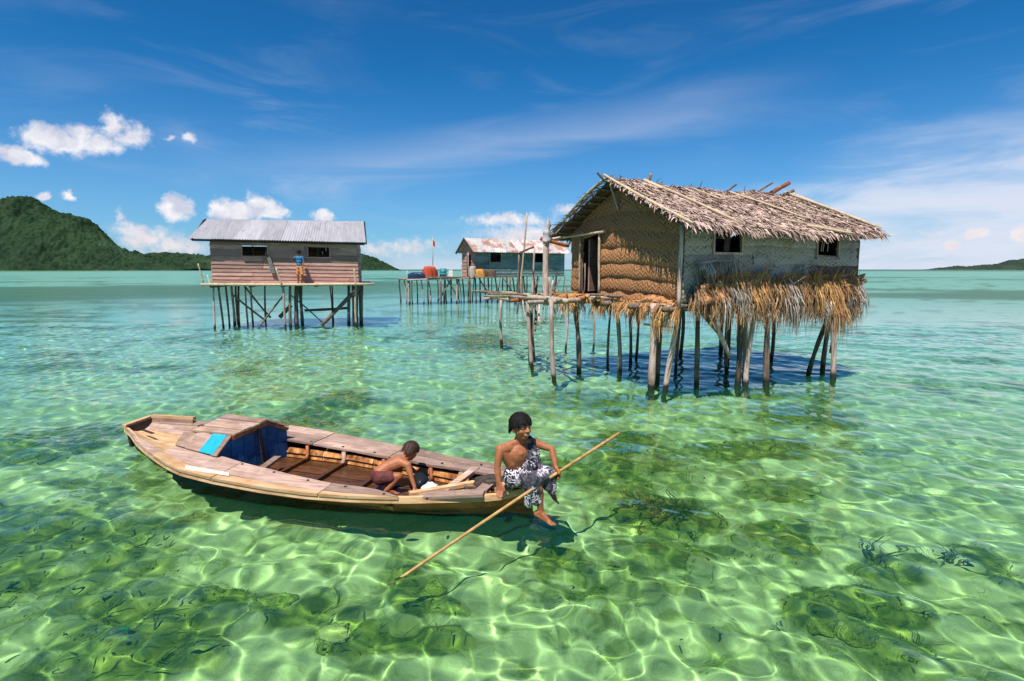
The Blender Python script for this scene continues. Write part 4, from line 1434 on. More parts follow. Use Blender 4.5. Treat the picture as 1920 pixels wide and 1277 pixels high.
# ------------------------------------------------------------------ far house with the rusty roof and its deck
FH = thing('stilt_house', 'blue-green plank stilt house with a rust-streaked roof and open deck, far in the middle', 'house', (-2.8, 44.0, 0), (.9, .436))
FL, FD, FF = 8.0, 3.0, 2.05
FWIN = ((1.15, 2.15, 3.15, 3.95), (5.0, 6.0, 3.15, 3.95))
plank_wall(FH, M['plank_teal'], 0, FL, 0, FF, 4.05, 9, FWIN, seg=1.7)
plank_wall(FH, M['plank'], .02, FD, 0, FF, 4.02, 7, ((1.0, 1.9, 2.0, 3.8),), along='y', out=-1)
plank_wall(FH, M['plank_teal'], .02, FD, FL, FF, 4.02, 7, (), along='y', out=1)
plank_wall(FH, M['plank_teal'], 0, FL, FD, FF, 4.0, 6, (), out=1, seg=3)
MB().poly_prism([(0, .03, 4.0), (0, FD - .03, 4.0), (0, 1.5, 4.95)], (.02, 0, 0)).build('gable_board', M['plank'], FH)
MB().poly_prism([(FL, .03, 4.0), (FL, FD - .03, 4.0), (FL, 1.5, 4.95)], (-.02, 0, 0)).build('gable_board', M['plank'], FH)
MB().box((4.0, 1.5, 2.03), (4.0, 1.48, .02)).build('floor', M['dark_wood'], FH)
for (x0, x1, z0, z1) in FWIN:
    wf = MB()
    for xx in (x0, x1):
        wf.beam((xx, -.04, z0), (xx, -.04, z1), .06, .05, (0, 1, 0))
    wf = wf.build('window', M['plank'], FH)
    MB().beam((x0 - .05, -.05, z0 - .04), (x1 + .05, -.05, z0 - .04), .08, .07).build('sill', M['plank'], wf)
zinc_roof(FH, M['rusty_zinc'], -.45, 8.3, 1.5, 5.08, 5.05, -.45, 3.93, 3.90, 9, amp=.03, pitch=.16)
zinc_roof(FH, M['rusty_zinc'], -.45, 8.3, 1.5, 5.08, 5.05, 3.45, 3.93, 3.90, 7, amp=.03, pitch=.16)
for (ya, za, yb, zb) in ((-.42, 3.88, 1.5, 5.0), (1.5, 5.0, 3.4, 3.88)):
    MB().beam((-.40, ya, za), (-.40, yb, zb), .06, .12).build('barge_board', M['dark_wood'], FH)
# posts and deck
st = []
for i in range(9):
    for yy in (.05, 1.5, 2.9):
        st.append((i * 1.0 + rnd.uniform(-.15, .15), yy, i * 1.0 + rnd.uniform(-.1, .1), yy, FF - .05, rnd.uniform(.07, .11), rnd.random() < .7, .02))
for (xx, yy) in ((-5.35, .4), (-5.3, 1.4), (-4.9, .6), (-4.7, 1.8), (-4.2, .5), (-3.6, .7), (-3.3, 1.7), (-2.9, .3), (-2.5, .5), (-2.2, .9), (-2.0, 1.8), (-1.5, .4), (-1.2, .5), (-.8, 1.6), (-.5, .2), (-.4, .8), (-5.3, 2.8), (-4.0, 2.8), (-2.3, 2.8), (-1.0, 2.8)):
    st.append((xx, yy, xx + rnd.uniform(-.12, .12), yy + rnd.uniform(-.05, .05), 1.9 - (.12 if xx < -4 else 0), rnd.uniform(.06, .11), rnd.random() < .45, .03))
place_stilts(FH, st)
for (a, b, r) in (((.2, -.1, 1.9), (1.2, -.1, .4), .05), ((2.3, -.1, 1.9), (3.3, -.1, .5), .05), ((5.6, -.1, 1.9), (4.8, -.1, .6), .05), ((-2.2, .4, 1.8), (-1.3, .4, .3), .05), ((-3.0, .3, .2), (-1.9, .5, 1.8), .05), ((7.6, -.1, 1.9), (6.7, -.1, .5), .05)):
    bent_pole(a, b, r, r, .012).build('brace', M['dark_post'], FH, True)
for i in range(7):
    MB().box((-1.9, .35 + i * .42, 2.0), (2.0, .19, .025), jit=.012).build('deck_plank', M['plank_pale'], FH)
for i in range(6):
    MB().box((-4.70, .45 + i * .42, 1.86), (.78, .19, .025), jit=.012).build('deck_plank', M['plank_pale'], FH)
for (a, b) in (((-5.45, .3, 1.80), (0, .2, 1.92)), ((-5.45, 2.7, 1.80), (0, 2.7, 1.92))):
    bent_pole(a, b, .06, .06, .006).build('floor_beam', M['post'], FH, True)
for (a, b, r) in (((-.5, .25, 1.9), (-.55, .25, 3.9), .05), ((-1.1, .2, 1.9), (-1.15, .2, 3.1), .04), ((-5.4, .35, 1.0), (-5.38, .3, 2.5), .04)):
    bent_pole(a, b, r, r, .02).build('deck_post', M['post'], FH, True)


def on_deck(x, y, z):
    return FH.location + Vector((.9 * x - .436 * y, .436 * x + .9 * y, z))


# things standing on the far deck
def drum(loc, r, h, mat, label, cat, name, n=18):
    t = thing(name, label, cat, loc)
    m = MB()
    prof = [(0, r * .94), (.03, r), (.32, r), (.335, r * 1.04), (.35, r), (.65, r), (.665, r * 1.04), (.68, r), (.97, r), (1, r * .94)]
    m.tube([(0, 0, h * f) for f, _ in prof], [q for _, q in prof], n)
    m.build('body', mat, t, True)
    MB().tube([(0, 0, h), (0, 0, h + .02)], [r * .8, r * .8], n).build('lid', mat, t)
    return t


red = material('red_tarpaulin', [(.3, (.30, .028, .014)), (.7, (.52, .09, .04))], nscale=6, rough=.5, bump=.3)
blue = material('blue_plastic', [(.3, (.008, .025, .06)), (.7, (.02, .06, .14))], nscale=6, rough=.4, bump=.1)
teal = material('teal_plastic', [(.3, (.02, .16, .20)), (.7, (.05, .30, .32))], nscale=6, rough=.4, bump=.1)
white = material('white_jerrycan_plastic', [(.3, (.50, .52, .48)), (.7, (.66, .68, .62))], nscale=6, rough=.4, bump=.1)
orange = material('orange_cloth', [(.3, (.42, .16, .03)), (.7, (.60, .28, .07))], nscale=6, rough=.8, bump=.6)


def heap(name, label, cat, loc, r, mat, seed, tall=1.0):
    """a slumped cloth-covered pile with folds"""
    m = MB()
    P = []
    for i in range(11):
        t = i / 10
        row = []
        for k in range(22):
            a = 2 * PI * k / 22
            f = 1 + .20 * math.sin(2 * a + seed + t * 2) + .15 * math.sin(5 * a + seed * 2 + t * 3) + .10 * math.sin(11 * a + t * 5)
            rr = math.cos(t * PI / 2) ** .38 * f
            row.append(V(r[0] * rr * math.cos(a), r[1] * rr * math.sin(a), r[2] * (math.sin(t * PI / 2) + .10 * math.sin(4 * a + seed) * (1 - t))))
        P.append(row)
    m.grid(P, closed=True)
    o = m.build(name, mat, None, True)
    o.location = loc
    return tag(o, label, cat)


heap('tarpaulin_pile', 'red tarpaulin tied over a tall pile on the far deck', 'tarpaulin', on_deck(-3.35, 1.2, 2.0), (.46, .42, .85), red, 1.0)
heap('blue_bundle', 'dark blue bundle left of the red pile on the far deck', 'bundle', on_deck(-4.35, 1.3, 1.88), (.62, .5, .50), blue, 2.2)
drum(on_deck(-2.35, 1.0, 2.02), .28, .62, teal, 'teal drum between the red pile and the white jerrycan', 'drum', 'plastic_drum')
jc = thing('jerrycan', 'white jerrycan right of the teal drum on the far deck', 'jerrycan', on_deck(-1.75, .9, 2.02))
MB().box((0, 0, .24), (.20, .13, .24), taper=.12).build('body', white, jc, bevel=.03)
MB().tube([(-.1, 0, .48), (-.06, 0, .58), (.06, 0, .58), (.1, 0, .48)], .025, 6).build('handle', white, jc, True)
MB().tube([(.14, 0, .46), (.15, 0, .55)], .035, 8).build('cap', M['black_plastic'], jc, True)
heap('orange_cloth', 'orange cloth slumped on the deck by the far house door', 'cloth', on_deck(.12, -.42, 2.0), (.42, .3, .62), orange, 3.0)
heap('net_heap', 'brown heap of nets against the far house wall', 'fishing net', on_deck(1.05, -.35, 2.02), (.5, .25, .55), material('brown_net', [(.3, (.05, .03, .02)), (.7, (.16, .10, .06))], nscale=20, bump=.9), 4.4)
heap('pale_sack', 'pale sack standing against the corner of the far house', 'sack', on_deck(-.35, -.1, 2.0), (.28, .25, .85), material('pale_sacking', [(.3, (.34, .29, .24)), (.7, (.52, .46, .40))], nscale=12, bump=.5), 5.1)
MB_ = MB().tube([(0, 0, 0), (.03, 0, 1.0), (.02, 0, 2.15)], [.03, .026, .02], 7)
fp = MB_.build('flag_pole', M['bamboo'], None, True)
fp.location = on_deck(-3.15, 1.1, 2.9)
tag(fp, 'thin pole with a small red flag rising behind the red pile', 'flag pole')
fl = MB()
fl.grid([[V(.02 + .03 * j, .04 * math.sin(j * 1.2 + i), 1.55 + .14 * i - .03 * j) for j in range(7)] for i in range(4)])
fl.build('flag', red, fp, True)
# pair of platform planks laid across the near side of the far house
for (k, z) in enumerate((1.96, 2.0)):
    MB().beam((-.2, -.5 - .2 * k, z), (3.4, -.45 - .2 * k, z), .16, .04).build('deck_plank', M['plank_pale'], FH)
heap('dark_blue_tub', 'dark blue tub under the edge of the far house walkway', 'tub', on_deck(2.6, -3.0, -.1), (.55, .5, .42), blue, 7.0)


# ------------------------------------------------------------------ the boat: s runs from bow to stern, t across (far side positive)
BO = Vector((-4.9, 7.1, 0))
BU, BN = Vector((.968, -.251, 0)), Vector((.251, .968, 0))
BOAT = thing('boat', 'long weathered wooden dugout with a small cabin and blue bulkhead, drifting over the reef', 'boat', tuple(BO), (.968, -.251))
HWT = [(-.72, .20), (-.42, .29), (0, .47), (.42, .66), (.95, .86), (1.26, .94), (1.74, .96), (2.42, .93), (2.96, .87), (3.45, .79), (3.82, .69), (4.31, .56), (4.69, .46), (5.0, .36), (5.14, .22), (5.28, .06)]
WWT = [(-.72, .05), (-.3, .16), (.29, .38), (.9, .54), (1.41, .62), (2.19, .655), (2.71, .64), (3.77, .57), (4.23, .49), (4.76, .30), (5.05, .10), (5.28, .02)]


def tab(T_, s):
    return float(np.interp(s, [a for a, _ in T_], [b for _, b in T_]))


def bc(s):
    return .47 - .08 * s + .18 * max(0, -s)


def bz(s):
    return .23 + .15 * max(0, 1 - max(s, 0) / 3.0) ** 1.3 + .09 * max(0, (s - 4) / 1.6)


SS = [-.72 + 6.0 * i / 48 for i in range(49)]


def hull_pt(s, side, q):
    """q: 0 gunwale top .. 1 keel"""
    hw, ww = tab(HWT, s), tab(WWT, s)
    zt = bz(s)
    if q <= .22:
        k = q / .22
        w, z = hw + .010 * k, zt - .062 * k
    elif q <= .4:
        k = (q - .22) / .18
        w, z = lerp(hw, lerp(ww, hw, .42), k), lerp(zt - .062, zt * .40, k)
    elif q <= .75:
        k = (q - .4) / .35
        w, z = lerp(lerp(ww, hw, .42), ww * .9, k), lerp(zt * .40, -.03, k)
    else:
        k = (q - .75) / .25
        w, z = lerp(ww * .9, .02, k), lerp(-.03, -.17 + .13 * max(0, (.6 - s)) + .12 * max(0, s - 4.6), k)
    return V(s, bc(s) + side * w, z)


def strip_shell(name, mat, side, q0, q1, out, th, nq=3, s0=-.72, s1=5.28, label=None):
    m = MB()
    ss = [s for s in SS if s0 - 1e-6 <= s <= s1 + 1e-6]
    P = [[hull_pt(s, side, lerp(q0, q1, j / nq)) + V(0, side * out, 0) for j in range(nq + 1)] for s in ss]
    Q = [[p - V(0, side * th, 0) for p in r] for r in P]
    m.grid(P)
    m.grid([r[::-1] for r in Q])
    m.grid([[p[0] for p in P], [p[0] for p in Q]])
    m.grid([[p[-1] for p in Q], [p[-1] for p in P]])
    m.grid([P[0], Q[0]])
    m.grid([Q[-1], P[-1]])
    return m.build(name, mat, BOAT, True, label=label)


for sd in (-1, 1):
    strip_shell('gunwale_plank', M['gunwale'], sd, 0, .22, .02, .05)
    strip_shell('hull_plank', M['hull'], sd, .21, .42, .006, .03)
    strip_shell('hull_plank', M['hull_dark'], sd, .415, .70, .002, .03)
    strip_shell('hull_plank', M['hull_dark'], sd, .69, 1.0, 0, .03)
# blunt bow board and stern post
cb = bc(-.70)
m = MB()
m.poly_prism([(-.66, cb - .21, .10), (-.66, cb + .21, .10), (-.70, cb + .22, .415), (-.70, cb - .21, .40)], (.04, 0, 0))
m.build('bow_board', M['dark_wood'], BOAT)
MB().beam((-.71, cb - .225, .405), (-.72, cb + .235, .425), .07, .035).build('bow_cap', M['gunwale'], BOAT)
MB().beam((-.68, cb + .22, .435), (.02, bc(0) + .455, .435), .06, .045).build('bow_rail', M['gunwale'], BOAT)
MB().beam((-.66, cb + .20, .375), (.02, bc(0) + .43, .375), .03, .09).build('bow_coaming', M['plank_pale'], BOAT)
MB().beam((5.05, bc(5.1), .28), (5.33, bc(5.3), .315), .12, .07, jit=.01).build('stern_block', M['hull'], BOAT)

# side decks: boards lying from the gunwale inwards
INN_N = [(.5, .10), (.9, -.0), (1.38, -.09), (2.05, -.22), (2.47, -.28), (3.01, -.37), (3.4, -.39), (3.7, -.43), (3.93, -.50), (3.98, -.53)]
INN_F = [(.5, .80), (.9, .80), (1.3, .79), (1.69, .76), (2.67, .70), (3.4, .57), (4.15, .41), (4.9, .2)]


def deck(name, s0, s1, side, k0, k1, mat, label=None):
    """deck board between fractions k0..k1 from the gunwale to the cockpit edge"""
    m = MB()
    n = max(4, int((s1 - s0) * 7))
    P, jl = [], rnd.uniform(-.004, .004)
    for i in range(n + 1):
        s = lerp(s0, s1, i / n)
        g = bc(s) + side * (tab(HWT, s) + .035)
        inn = tab(INN_N if side < 0 else INN_F, s)
        z = bz(s) + .012 + jl
        wob = .006 * math.sin(s * 9 + k1 * 20)
        P.append([V(s, lerp(g, inn, k0) + (.004 if k0 else 0) * -side, z), V(s, lerp(g, inn, k1) + wob, z + .008 * (k1 > .9))])
    Q = [[p - V(0, 0, .028) for p in r] for r in P]
    m.grid(P)
    m.grid(Q)
    for a in (0, 1):
        m.grid([[p[a] for p in P], [q[a] for q in Q]])
    m.grid([P[0], Q[0]])
    m.grid([P[-1], Q[-1]])
    m.build(name, mat, BOAT, label=label)


for (a, b) in ((.62, 1.75), (1.76, 3.1), (3.11, 3.97)):
    deck('deck_plank', a, b, -1, 0, .30, M['gunwale'])
    deck('deck_plank', a, b, -1, .31, 1, M['plank_pale'])
for (a, b) in ((.4, 2.1), (2.11, 3.3), (3.31, 4.88)):
    deck('deck_plank', a, b, 1, 0, .45, M['plank_pale'])
    deck('deck_plank', a, b, 1, .46, 1, M['plank_pale'])
# foredeck boards
for k in range(8):
    f0, f1 = k / 8, (k + 1) / 8 - .010
    m = MB()
    P = []
    for i in range(9):
        s = lerp(-.66, .64, i / 8)
        w = tab(HWT, s) + .025
        P.append([V(s, bc(s) + lerp(-w, w, f), bz(s) + .010 - .105 * max(0, math.sin(PI * min(1, max(0, (f - .10) / .8)))) ** .5 * min(1, max(0, (.75 - s) / .6))) for f in (f0, f1)])
    Q = [[p - V(0, 0, .03) for p in r] for r in P]
    m.grid(P)
    m.grid(Q)
    for a in (0, 1):
        m.grid([[p[a] for p in P], [q[a] for q in Q]])
    m.grid([P[-1], Q[-1]])
    m.build('foredeck_plank', M['gunwale' if k in (1, 2, 3, 4) else 'plank_pale'], BOAT)
MB().box((.52, .72, bz(.5) + .035), (.22, .03, .03)).build('cleat', M['dark_wood'], BOAT)
MB().beam((-.30, .36, bz(-.3) + .018), (-.02, .26, bz(0) + .018), .035, .012).build('cleat', M['dark_wood'], BOAT)
MB().poly_prism([(1.26, -.50, bz(1.3) + .018), (1.85, -.50, bz(1.9) + .018), (1.92, -.57, bz(1.9) + .018), (1.34, -.60, bz(1.35) + .018)], (0, 0, .012)).build('patch_board', material('whitewashed_patch', [(.3, (.55, .44, .32)), (.7, (.78, .70, .58))], nscale=12), BOAT, label='whitewashed patch on the near side deck')

# cabin: planked top, sloping sides, blue boarded end set a little askew
NE0, NE1 = V(.84, .06, .545), V(1.46, .06, .535)
RT0, RT1 = V(.96, .50, .645), V(1.62, .50, .62)
FE0, FE1 = V(1.06, .80, .47), V(1.73, .77, .475)
for k in range(4):
    f0, f1 = k / 4, (k + 1) / 4 - .015
    j0, j1 = rnd.uniform(-.03, .03), rnd.uniform(-.012, .012)
    P = [NE0.lerp(RT0, f0) + V(j0, 0, 0), NE1.lerp(RT1, f0) + V(j1, 0, 0), NE1.lerp(RT1, f1) + V(j1, 0, 0), NE0.lerp(RT0, f1) + V(j0, 0, 0)]
    MB().poly_prism(P, (0, 0, .022 + .008 * (k % 2))).build('cabin_roof_plank', M['plank_pale'], BOAT)
for k in range(2):
    f0, f1 = k / 2, (k + 1) / 2 - .02
    P = [RT0.lerp(FE0, f0), RT1.lerp(FE1, f0), RT1.lerp(FE1, f1), RT0.lerp(FE0, f1)]
    MB().poly_prism(P, (0, .01, .022)).build('cabin_roof_plank', M['plank_pale'], BOAT)
m = MB()
m.poly_prism([NE0 + V(.01, 0, -.01), RT0 + V(.01, 0, -.01), (.50, .78, bz(.5) + .03), (.54, .10, bz(.5) + .03)], (0, 0, .02))
m.build('cabin_front', M['plank_pale'], BOAT)
# near side of the cabin: sloping hatch boards and the cyan sheet
def side_panel(s0, s1, name, mat, lift=0.0, label=None):
    lo0, lo1 = tab(INN_N, s0) - .05, tab(INN_N, s1) - .05
    P = [(s0 - .10, lo0, bz(s0) + .03 + lift), (s1 - .06, lo1, bz(s1) + .03 + lift), (s1, .05, .525 + lift), (s0, .05, .53 + lift)]
    MB().poly_prism(P, (0, -.014, .016)).build(name, mat, BOAT, label=label)


side_panel(.72, .92, 'hatch_board', M['plank_pale'])
side_panel(.93, 1.155, 'hatch_board', M['plank_pale'])
side_panel(1.17, 1.375, 'hatch_sheet', M['cyan_sheet'], .006, 'bright cyan plastic panel on the cabin side')
side_panel(1.385, 1.44, 'hatch_frame', M['plank_pale'])
tops = lambda t: float(np.interp(t, [-.13, .05, .50, .78], [.27, .515, .60, .455]))
bs_ = lambda t: 1.43 + .37 * (t - .06) - .03
edges = [-.13, .05, .20, .35, .50, .64, .78]
for a, b in zip(edges[:-1], edges[1:]):
    a_, b_ = a + .003, b - .003
    MB().poly_prism([(bs_(a_), a_, .045), (bs_(b_), b_, .045), (bs_(b_), b_, tops(b_)), (bs_(a_), a_, tops(a_))], (.026, -.008, 0)).build('bulkhead_board', M['blue_board'], BOAT)
MB().beam((bs_(.42) + .04, .44, .05), (bs_(.38) + .04, .38, .56), .022, .055, (0, 1, 0)).build('bulkhead_post', M['dark_wood'], BOAT)
for (a, b) in (((bs_(.05) + .035, .05, .50), (bs_(.5) + .035, .50, .585)), ((bs_(.5) + .035, .50, .585), (bs_(.78) + .035, .78, .44))):
    MB().beam(a, b, .03, .04).build('bulkhead_rail', M['hull'], BOAT)

# cockpit: floor boards, inner planking, ribs, thwarts
for k in range(6):
    f0, f1 = k / 6, (k + 1) / 6 - .01
    m = MB()
    P = []
    for i in range(15):
        s = lerp(.9, 5.1, i / 14)
        w = tab(WWT, s) * .9 + .06
        P.append([V(s, bc(s) + lerp(-w, w, f), .052 + .006 * (k % 2) + .05 * max(0, s - 4.3)) for f in (f0, f1)])
    Q = [[p - V(0, 0, .02) for p in r] for r in P]
    m.grid(P)
    m.grid(Q)
    for a in (0, 1):
        m.grid([[p[a] for p in P], [q[a] for q in Q]])
    m.grid([P[-1], Q[-1]])
    m.build('floor_board', M['bilge'], BOAT)
for side in (-1, 1):
    for (h0, h1) in ((.05, .108), (.112, .165)):
        for (sa, sb) in ((1.44, 2.25), (2.26, 3.05), (3.06, 3.9), (3.91, 4.75))[:3 if side < 0 else 4]:
            P = []
            for i in range(12):
                s = lerp(sa, sb, i / 11)
                inn = tab(INN_N if side < 0 else INN_F, min(s, 3.98) if side < 0 else s)
                e = inn + side * .035
                P.append([V(s, e - side * .05, h0 + .012), V(s, e - side * .02 * (h1 < .12), h1 + .012)])
            Q = [[p + V(0, side * .018, 0) for p in r] for r in P]
            m = MB().grid(P)
            m.grid(Q)
            m.grid([[p[1] for p in P], [q[1] for q in Q]])
            m.build('inner_plank', M['inner'], BOAT, True)
for (s, w) in ((2.05, .045), (2.62, .055), (3.25, .045), (3.95, .05), (4.38, .06)):
    for side in ((-1, 1) if s < 3.9 else (1,)):
        inn = tab(INN_N if side < 0 else INN_F, min(s, 3.98) if side < 0 else s)
        a = V(s, bc(s) + (inn - bc(s)) * .78, .075)
        b = V(s - .03 * side, inn + side * .0, bz(s) - .02)
        mid = a.lerp(b, .5) + V(0, side * .03, -.03)
        MB().tube([a, mid, b], [w * .6, w * .55, w * .5], 6).build('rib', M['plank_pale' if s in (2.62, 4.38) else 'hull'], BOAT, True)
    MB().beam((s, bc(s) - tab(WWT, s) * .8, .082), (s, bc(s) + tab(WWT, s) * .8, .082), w, .04).build('floor_rib', M['bilge'], BOAT)
MB().beam((2.02, -.20, bz(2.1) - .03), (1.92, .26, bz(2.1) - .03), .09, .035).build('thwart', M['plank_pale'], BOAT)
MB().beam((4.32, -.36, .20), (4.52, .42, .27), .09, .04).build('thwart', M['plank_pale'], BOAT)
MB().beam((4.05, -.42, .24), (4.62, .05, .24), .07, .04).build('thwart', M['gunwale'], BOAT)
MB().beam((4.15, -.40, .22), (4.85, -.33, .30), .16, .03).build('stern_plank', M['plank_pale'], BOAT)
MB().beam((4.80, -.28, .29), (4.88, .30, .30), .12, .04).build('stern_plank', M['plank_pale'], BOAT)
MB().beam((5.02, -.27, .31), (5.10, .26, .32), .16, .04).build('stern_plank', M['gunwale'], BOAT)
MB().beam((5.17, -.13, .33), (5.21, .20, .335), .13, .04).build('stern_plank', M['gunwale'], BOAT)
MB().beam((4.45, -.1, .16), (5.1, .25, .26), .07, .06, jit=.01).build('stern_plank', M['hull'], BOAT)
MB().tube([(4.6, -.22, .28), (4.75, -.05, .22), (4.9, -.12, .27), (5.0, -.2, .31)], .022, 6).build('rope', M['dark_wood'], BOAT, True)
# pegs along the decks and worn streaks left by nails
for k in range(16):
    s = .8 + k * .25
    sd = 1 if k % 2 else -1
    y = tab(INN_F if sd > 0 else INN_N, min(s, 3.9)) + sd * .05
    MB().tube([(s, y, bz(s) + .012), (s, y, bz(s) + .028)], .016, 7).build('peg', M['dark_wood'], BOAT)


def on_boat(s, t, z):
    return BO + BU * s + BN * t + V(0, 0, z)


# things lying in the boat
bowl = MB()
prof = [(.0, .04), (.01, .07), (.05, .10), (.10, .11), (.105, .118), (.098, .105), (.04, .09), (.02, .05)]
bowl.tube([(0, 0, z) for z, _ in prof], [r for _, r in prof], 18)
bw_ = bowl.build('bailer_bowl', M['black_plastic'], None, True)
bw_.location = on_boat(3.93, .16, .10)
bw_.rotation_euler = (R(48), R(-12), 0)
tag(bw_, 'round black bailing bowl tilted in front of the crouching child', 'bowl')
bag = MB()
P = []
for i in range(9):
    t = i / 8
    rr = math.sin(PI * min(.94, t * .9 + .08)) * .10
    P.append([V(rr * math.cos(2 * PI * k / 14) * (1 + .25 * math.sin(k * 2.1 + i)), rr * math.sin(2 * PI * k / 14) * (1 + .2 * math.cos(k * 1.7 + i * 2)), t * .2) for k in range(14)])
bag.grid(P, closed=True)
bg_ = bag.build('plastic_bag', M['cloth_white'], None, False)
bg_.location = on_boat(4.16, -.12, .075)
tag(bg_, 'crumpled white plastic bag on the boat floor near the stern', 'bag')
dark_cloth = heap('dark_cloth', 'dark wet cloth bunched on the stern boards beside the boy', 'cloth', on_boat(4.84, -.02, .27), (.16, .12, .09), M['dark_wood'], 2.0)


# ------------------------------------------------------------------ people
def tapered(bm_, p0, r0, p1, r1, n=14):
    p0, p1 = Vector(p0), Vector(p1)
    m = MB()
    d = p1 - p0
    L = d.length
    if L < 1e-6:
        return
    m.tube([p0, p1], [r0, r1], n)
    m.ball(p0, r0, seg=n, ring=8)
    m.ball(p1, r1, seg=n, ring=8)
    bm_.v += []
    b = len(bm_.v)
    bm_.v += m.v
    bm_.f += [tuple(i + b for i in q) for q in m.f]
    bm_.t += m.t


def fuse(name, m, mat, parent, voxel=.006, smooth=6, factor=.5, noise=0.0, nscale=14.0, fold=None):
    """grow ONE continuous skin over the overlapping volumes in m"""
    me = m.mesh(name + '_src', mat, True)
    for n_ in [a.name for a in me.attributes if a.name == 'tint']:
        me.attributes.remove(me.attributes[n_])
    tmp = bpy.data.objects.new(name + '_src', me)
    col.objects.link(tmp)
    r = tmp.modifiers.new('r', 'REMESH')
    r.mode = 'VOXEL'
    r.voxel_size = voxel
    r.use_smooth_shade = True
    s = tmp.modifiers.new('s', 'SMOOTH')
    s.iterations = smooth
    s.factor = factor
    dg = bpy.context.evaluated_depsgraph_get()
    out = bpy.data.meshes.new_from_object(tmp.evaluated_get(dg))
    bpy.data.objects.remove(tmp)
    bpy.data.meshes.remove(me)
    if noise or fold:
        out.update()
        nn = [v.normal.copy() for v in out.vertices]
        for v, q in zip(out.vertices, nn):
            d = 0
            if noise:
                d += noise * mnoise.noise(v.co * nscale)
            if fold:
                d += fold(v.co)
            v.co += q * d
    out.shade_smooth()
    out.name = name
    if not out.materials:
        out.materials.append(mat)
    o = bpy.data.objects.new(name, out)
    col.objects.link(o)
    o.parent = parent
    return o


def hand(m, wrist, palm_dir, finger_dir, thumb_dir, normal, s=1.0, curl=.5):
    """palm, four unequal bent fingers and a thumb leaving the side of the palm"""
    w = Vector(wrist)
    pd, fd, td, nr = (Vector(q).normalized() for q in (palm_dir, finger_dir, thumb_dir, normal))
    kn = w + pd * .060 * s
    for k in (-1, -.33, .33, 1):
        tapered(m, w + td * .010 * k * s, .017 * s, kn + td * .024 * k * s, .0135 * s, 8)
    for k, L in zip((1, .36, -.3, -.95), (.055, .062, .058, .046)):
        a = kn + td * .024 * k * s
        b = a + (fd * (1 - curl * .3) + pd * .3).normalized() * L * .5 * s
        c = b + (fd - nr * curl * 1.0).normalized() * L * .38 * s
        e = c + (fd * .4 - nr * curl * 1.6 - pd * curl * .5).normalized() * L * .3 * s
        tapered(m, a, .0105 * s, b, .0098 * s, 8)
        tapered(m, b, .0098 * s, c, .009 * s, 8)
        tapered(m, c, .009 * s, e, .0078 * s, 8)
    a = w + pd * .018 * s + td * .016 * s
    b = a + (td * .8 + pd * .6).normalized() * .030 * s
    c = b + (pd * .8 + td * .3 - nr * .5).normalized() * .028 * s
    tapered(m, a, .014 * s, b, .0115 * s, 8)
    tapered(m, b, .0115 * s, c, .009 * s, 8)


def foot(m, ankle, heel_dir, toe_dir, up, s=1.0):
    a = Vector(ankle)
    hd, td, u = (Vector(q).normalized() for q in (heel_dir, toe_dir, up))
    side = td.cross(u).normalized()
    h = a - u * .045 * s - td * .03 * s
    tapered(m, a, .030 * s, h, .027 * s, 10)
    ball = a - u * .055 * s + td * .11 * s
    tapered(m, a - u * .01 * s, .028 * s, ball, .022 * s, 10)
    tapered(m, h, .026 * s, ball, .023 * s, 10)
    for k, L in zip((-2, -1, 0, 1, 2), (.050, .046, .042, .037, .03)):
        b = ball + side * .0115 * k * s
        tapered(m, b, .0115 * s, b + td * L * s - u * .004 * s, .0085 * s if k > -2 else .011 * s, 7)


def head(m, c, f, up, s, lower=True):
    """skull, jaw, cheeks, nose, ears, lips; f = facing, s = head height"""
    c, f, up = Vector(c), Vector(f).normalized(), Vector(up).normalized()
    r = f.cross(up).normalized()
    up = r.cross(f).normalized()
    Mx = Matrix((r, f, up)).transposed()
    P = lambda x, y, z: c + Mx @ V(x, y, z) * s
    m.ball(P(0, -.03, .10), (s * .36, s * .43, s * .40), seg=22, ring=14, M=Mx)
    m.ball(P(0, .10, -.12), (s * .30, s * .30, s * .33), seg=20, ring=12, M=Mx)
    m.ball(P(0, .19, -.34), (s * .17, s * .17, s * .135), seg=16, ring=10, M=Mx)
    for k in (-1, 1):
        m.ball(P(k * .16, .235, -.13), (s * .12, s * .12, s * .11), seg=14, ring=8, M=Mx)
        m.ball(P(k * .365, -.03, -.03), (s * .035, s * .085, s * .12), seg=12, ring=8, M=Mx)
        m.ball(P(k * .14, .335, .085), (s * .11, s * .06, s * .035), seg=12, ring=8, M=Mx)
        m.ball(P(k * .055, .425, -.115), (s * .045, s * .045, s * .04), seg=10, ring=6, M=Mx)
    tapered(m, P(0, .36, .03), s * .045, P(0, .455, -.10), s * .058, 10)
    tapered(m, P(-.10, .355, -.225), s * .026, P(0, .40, -.215), s * .034, 8)
    tapered(m, P(.10, .355, -.225), s * .026, P(0, .40, -.215), s * .034, 8)
    tapered(m, P(-.08, .35, -.27), s * .03, P(.08, .35, -.27), s * .03, 8)
    return P, Mx


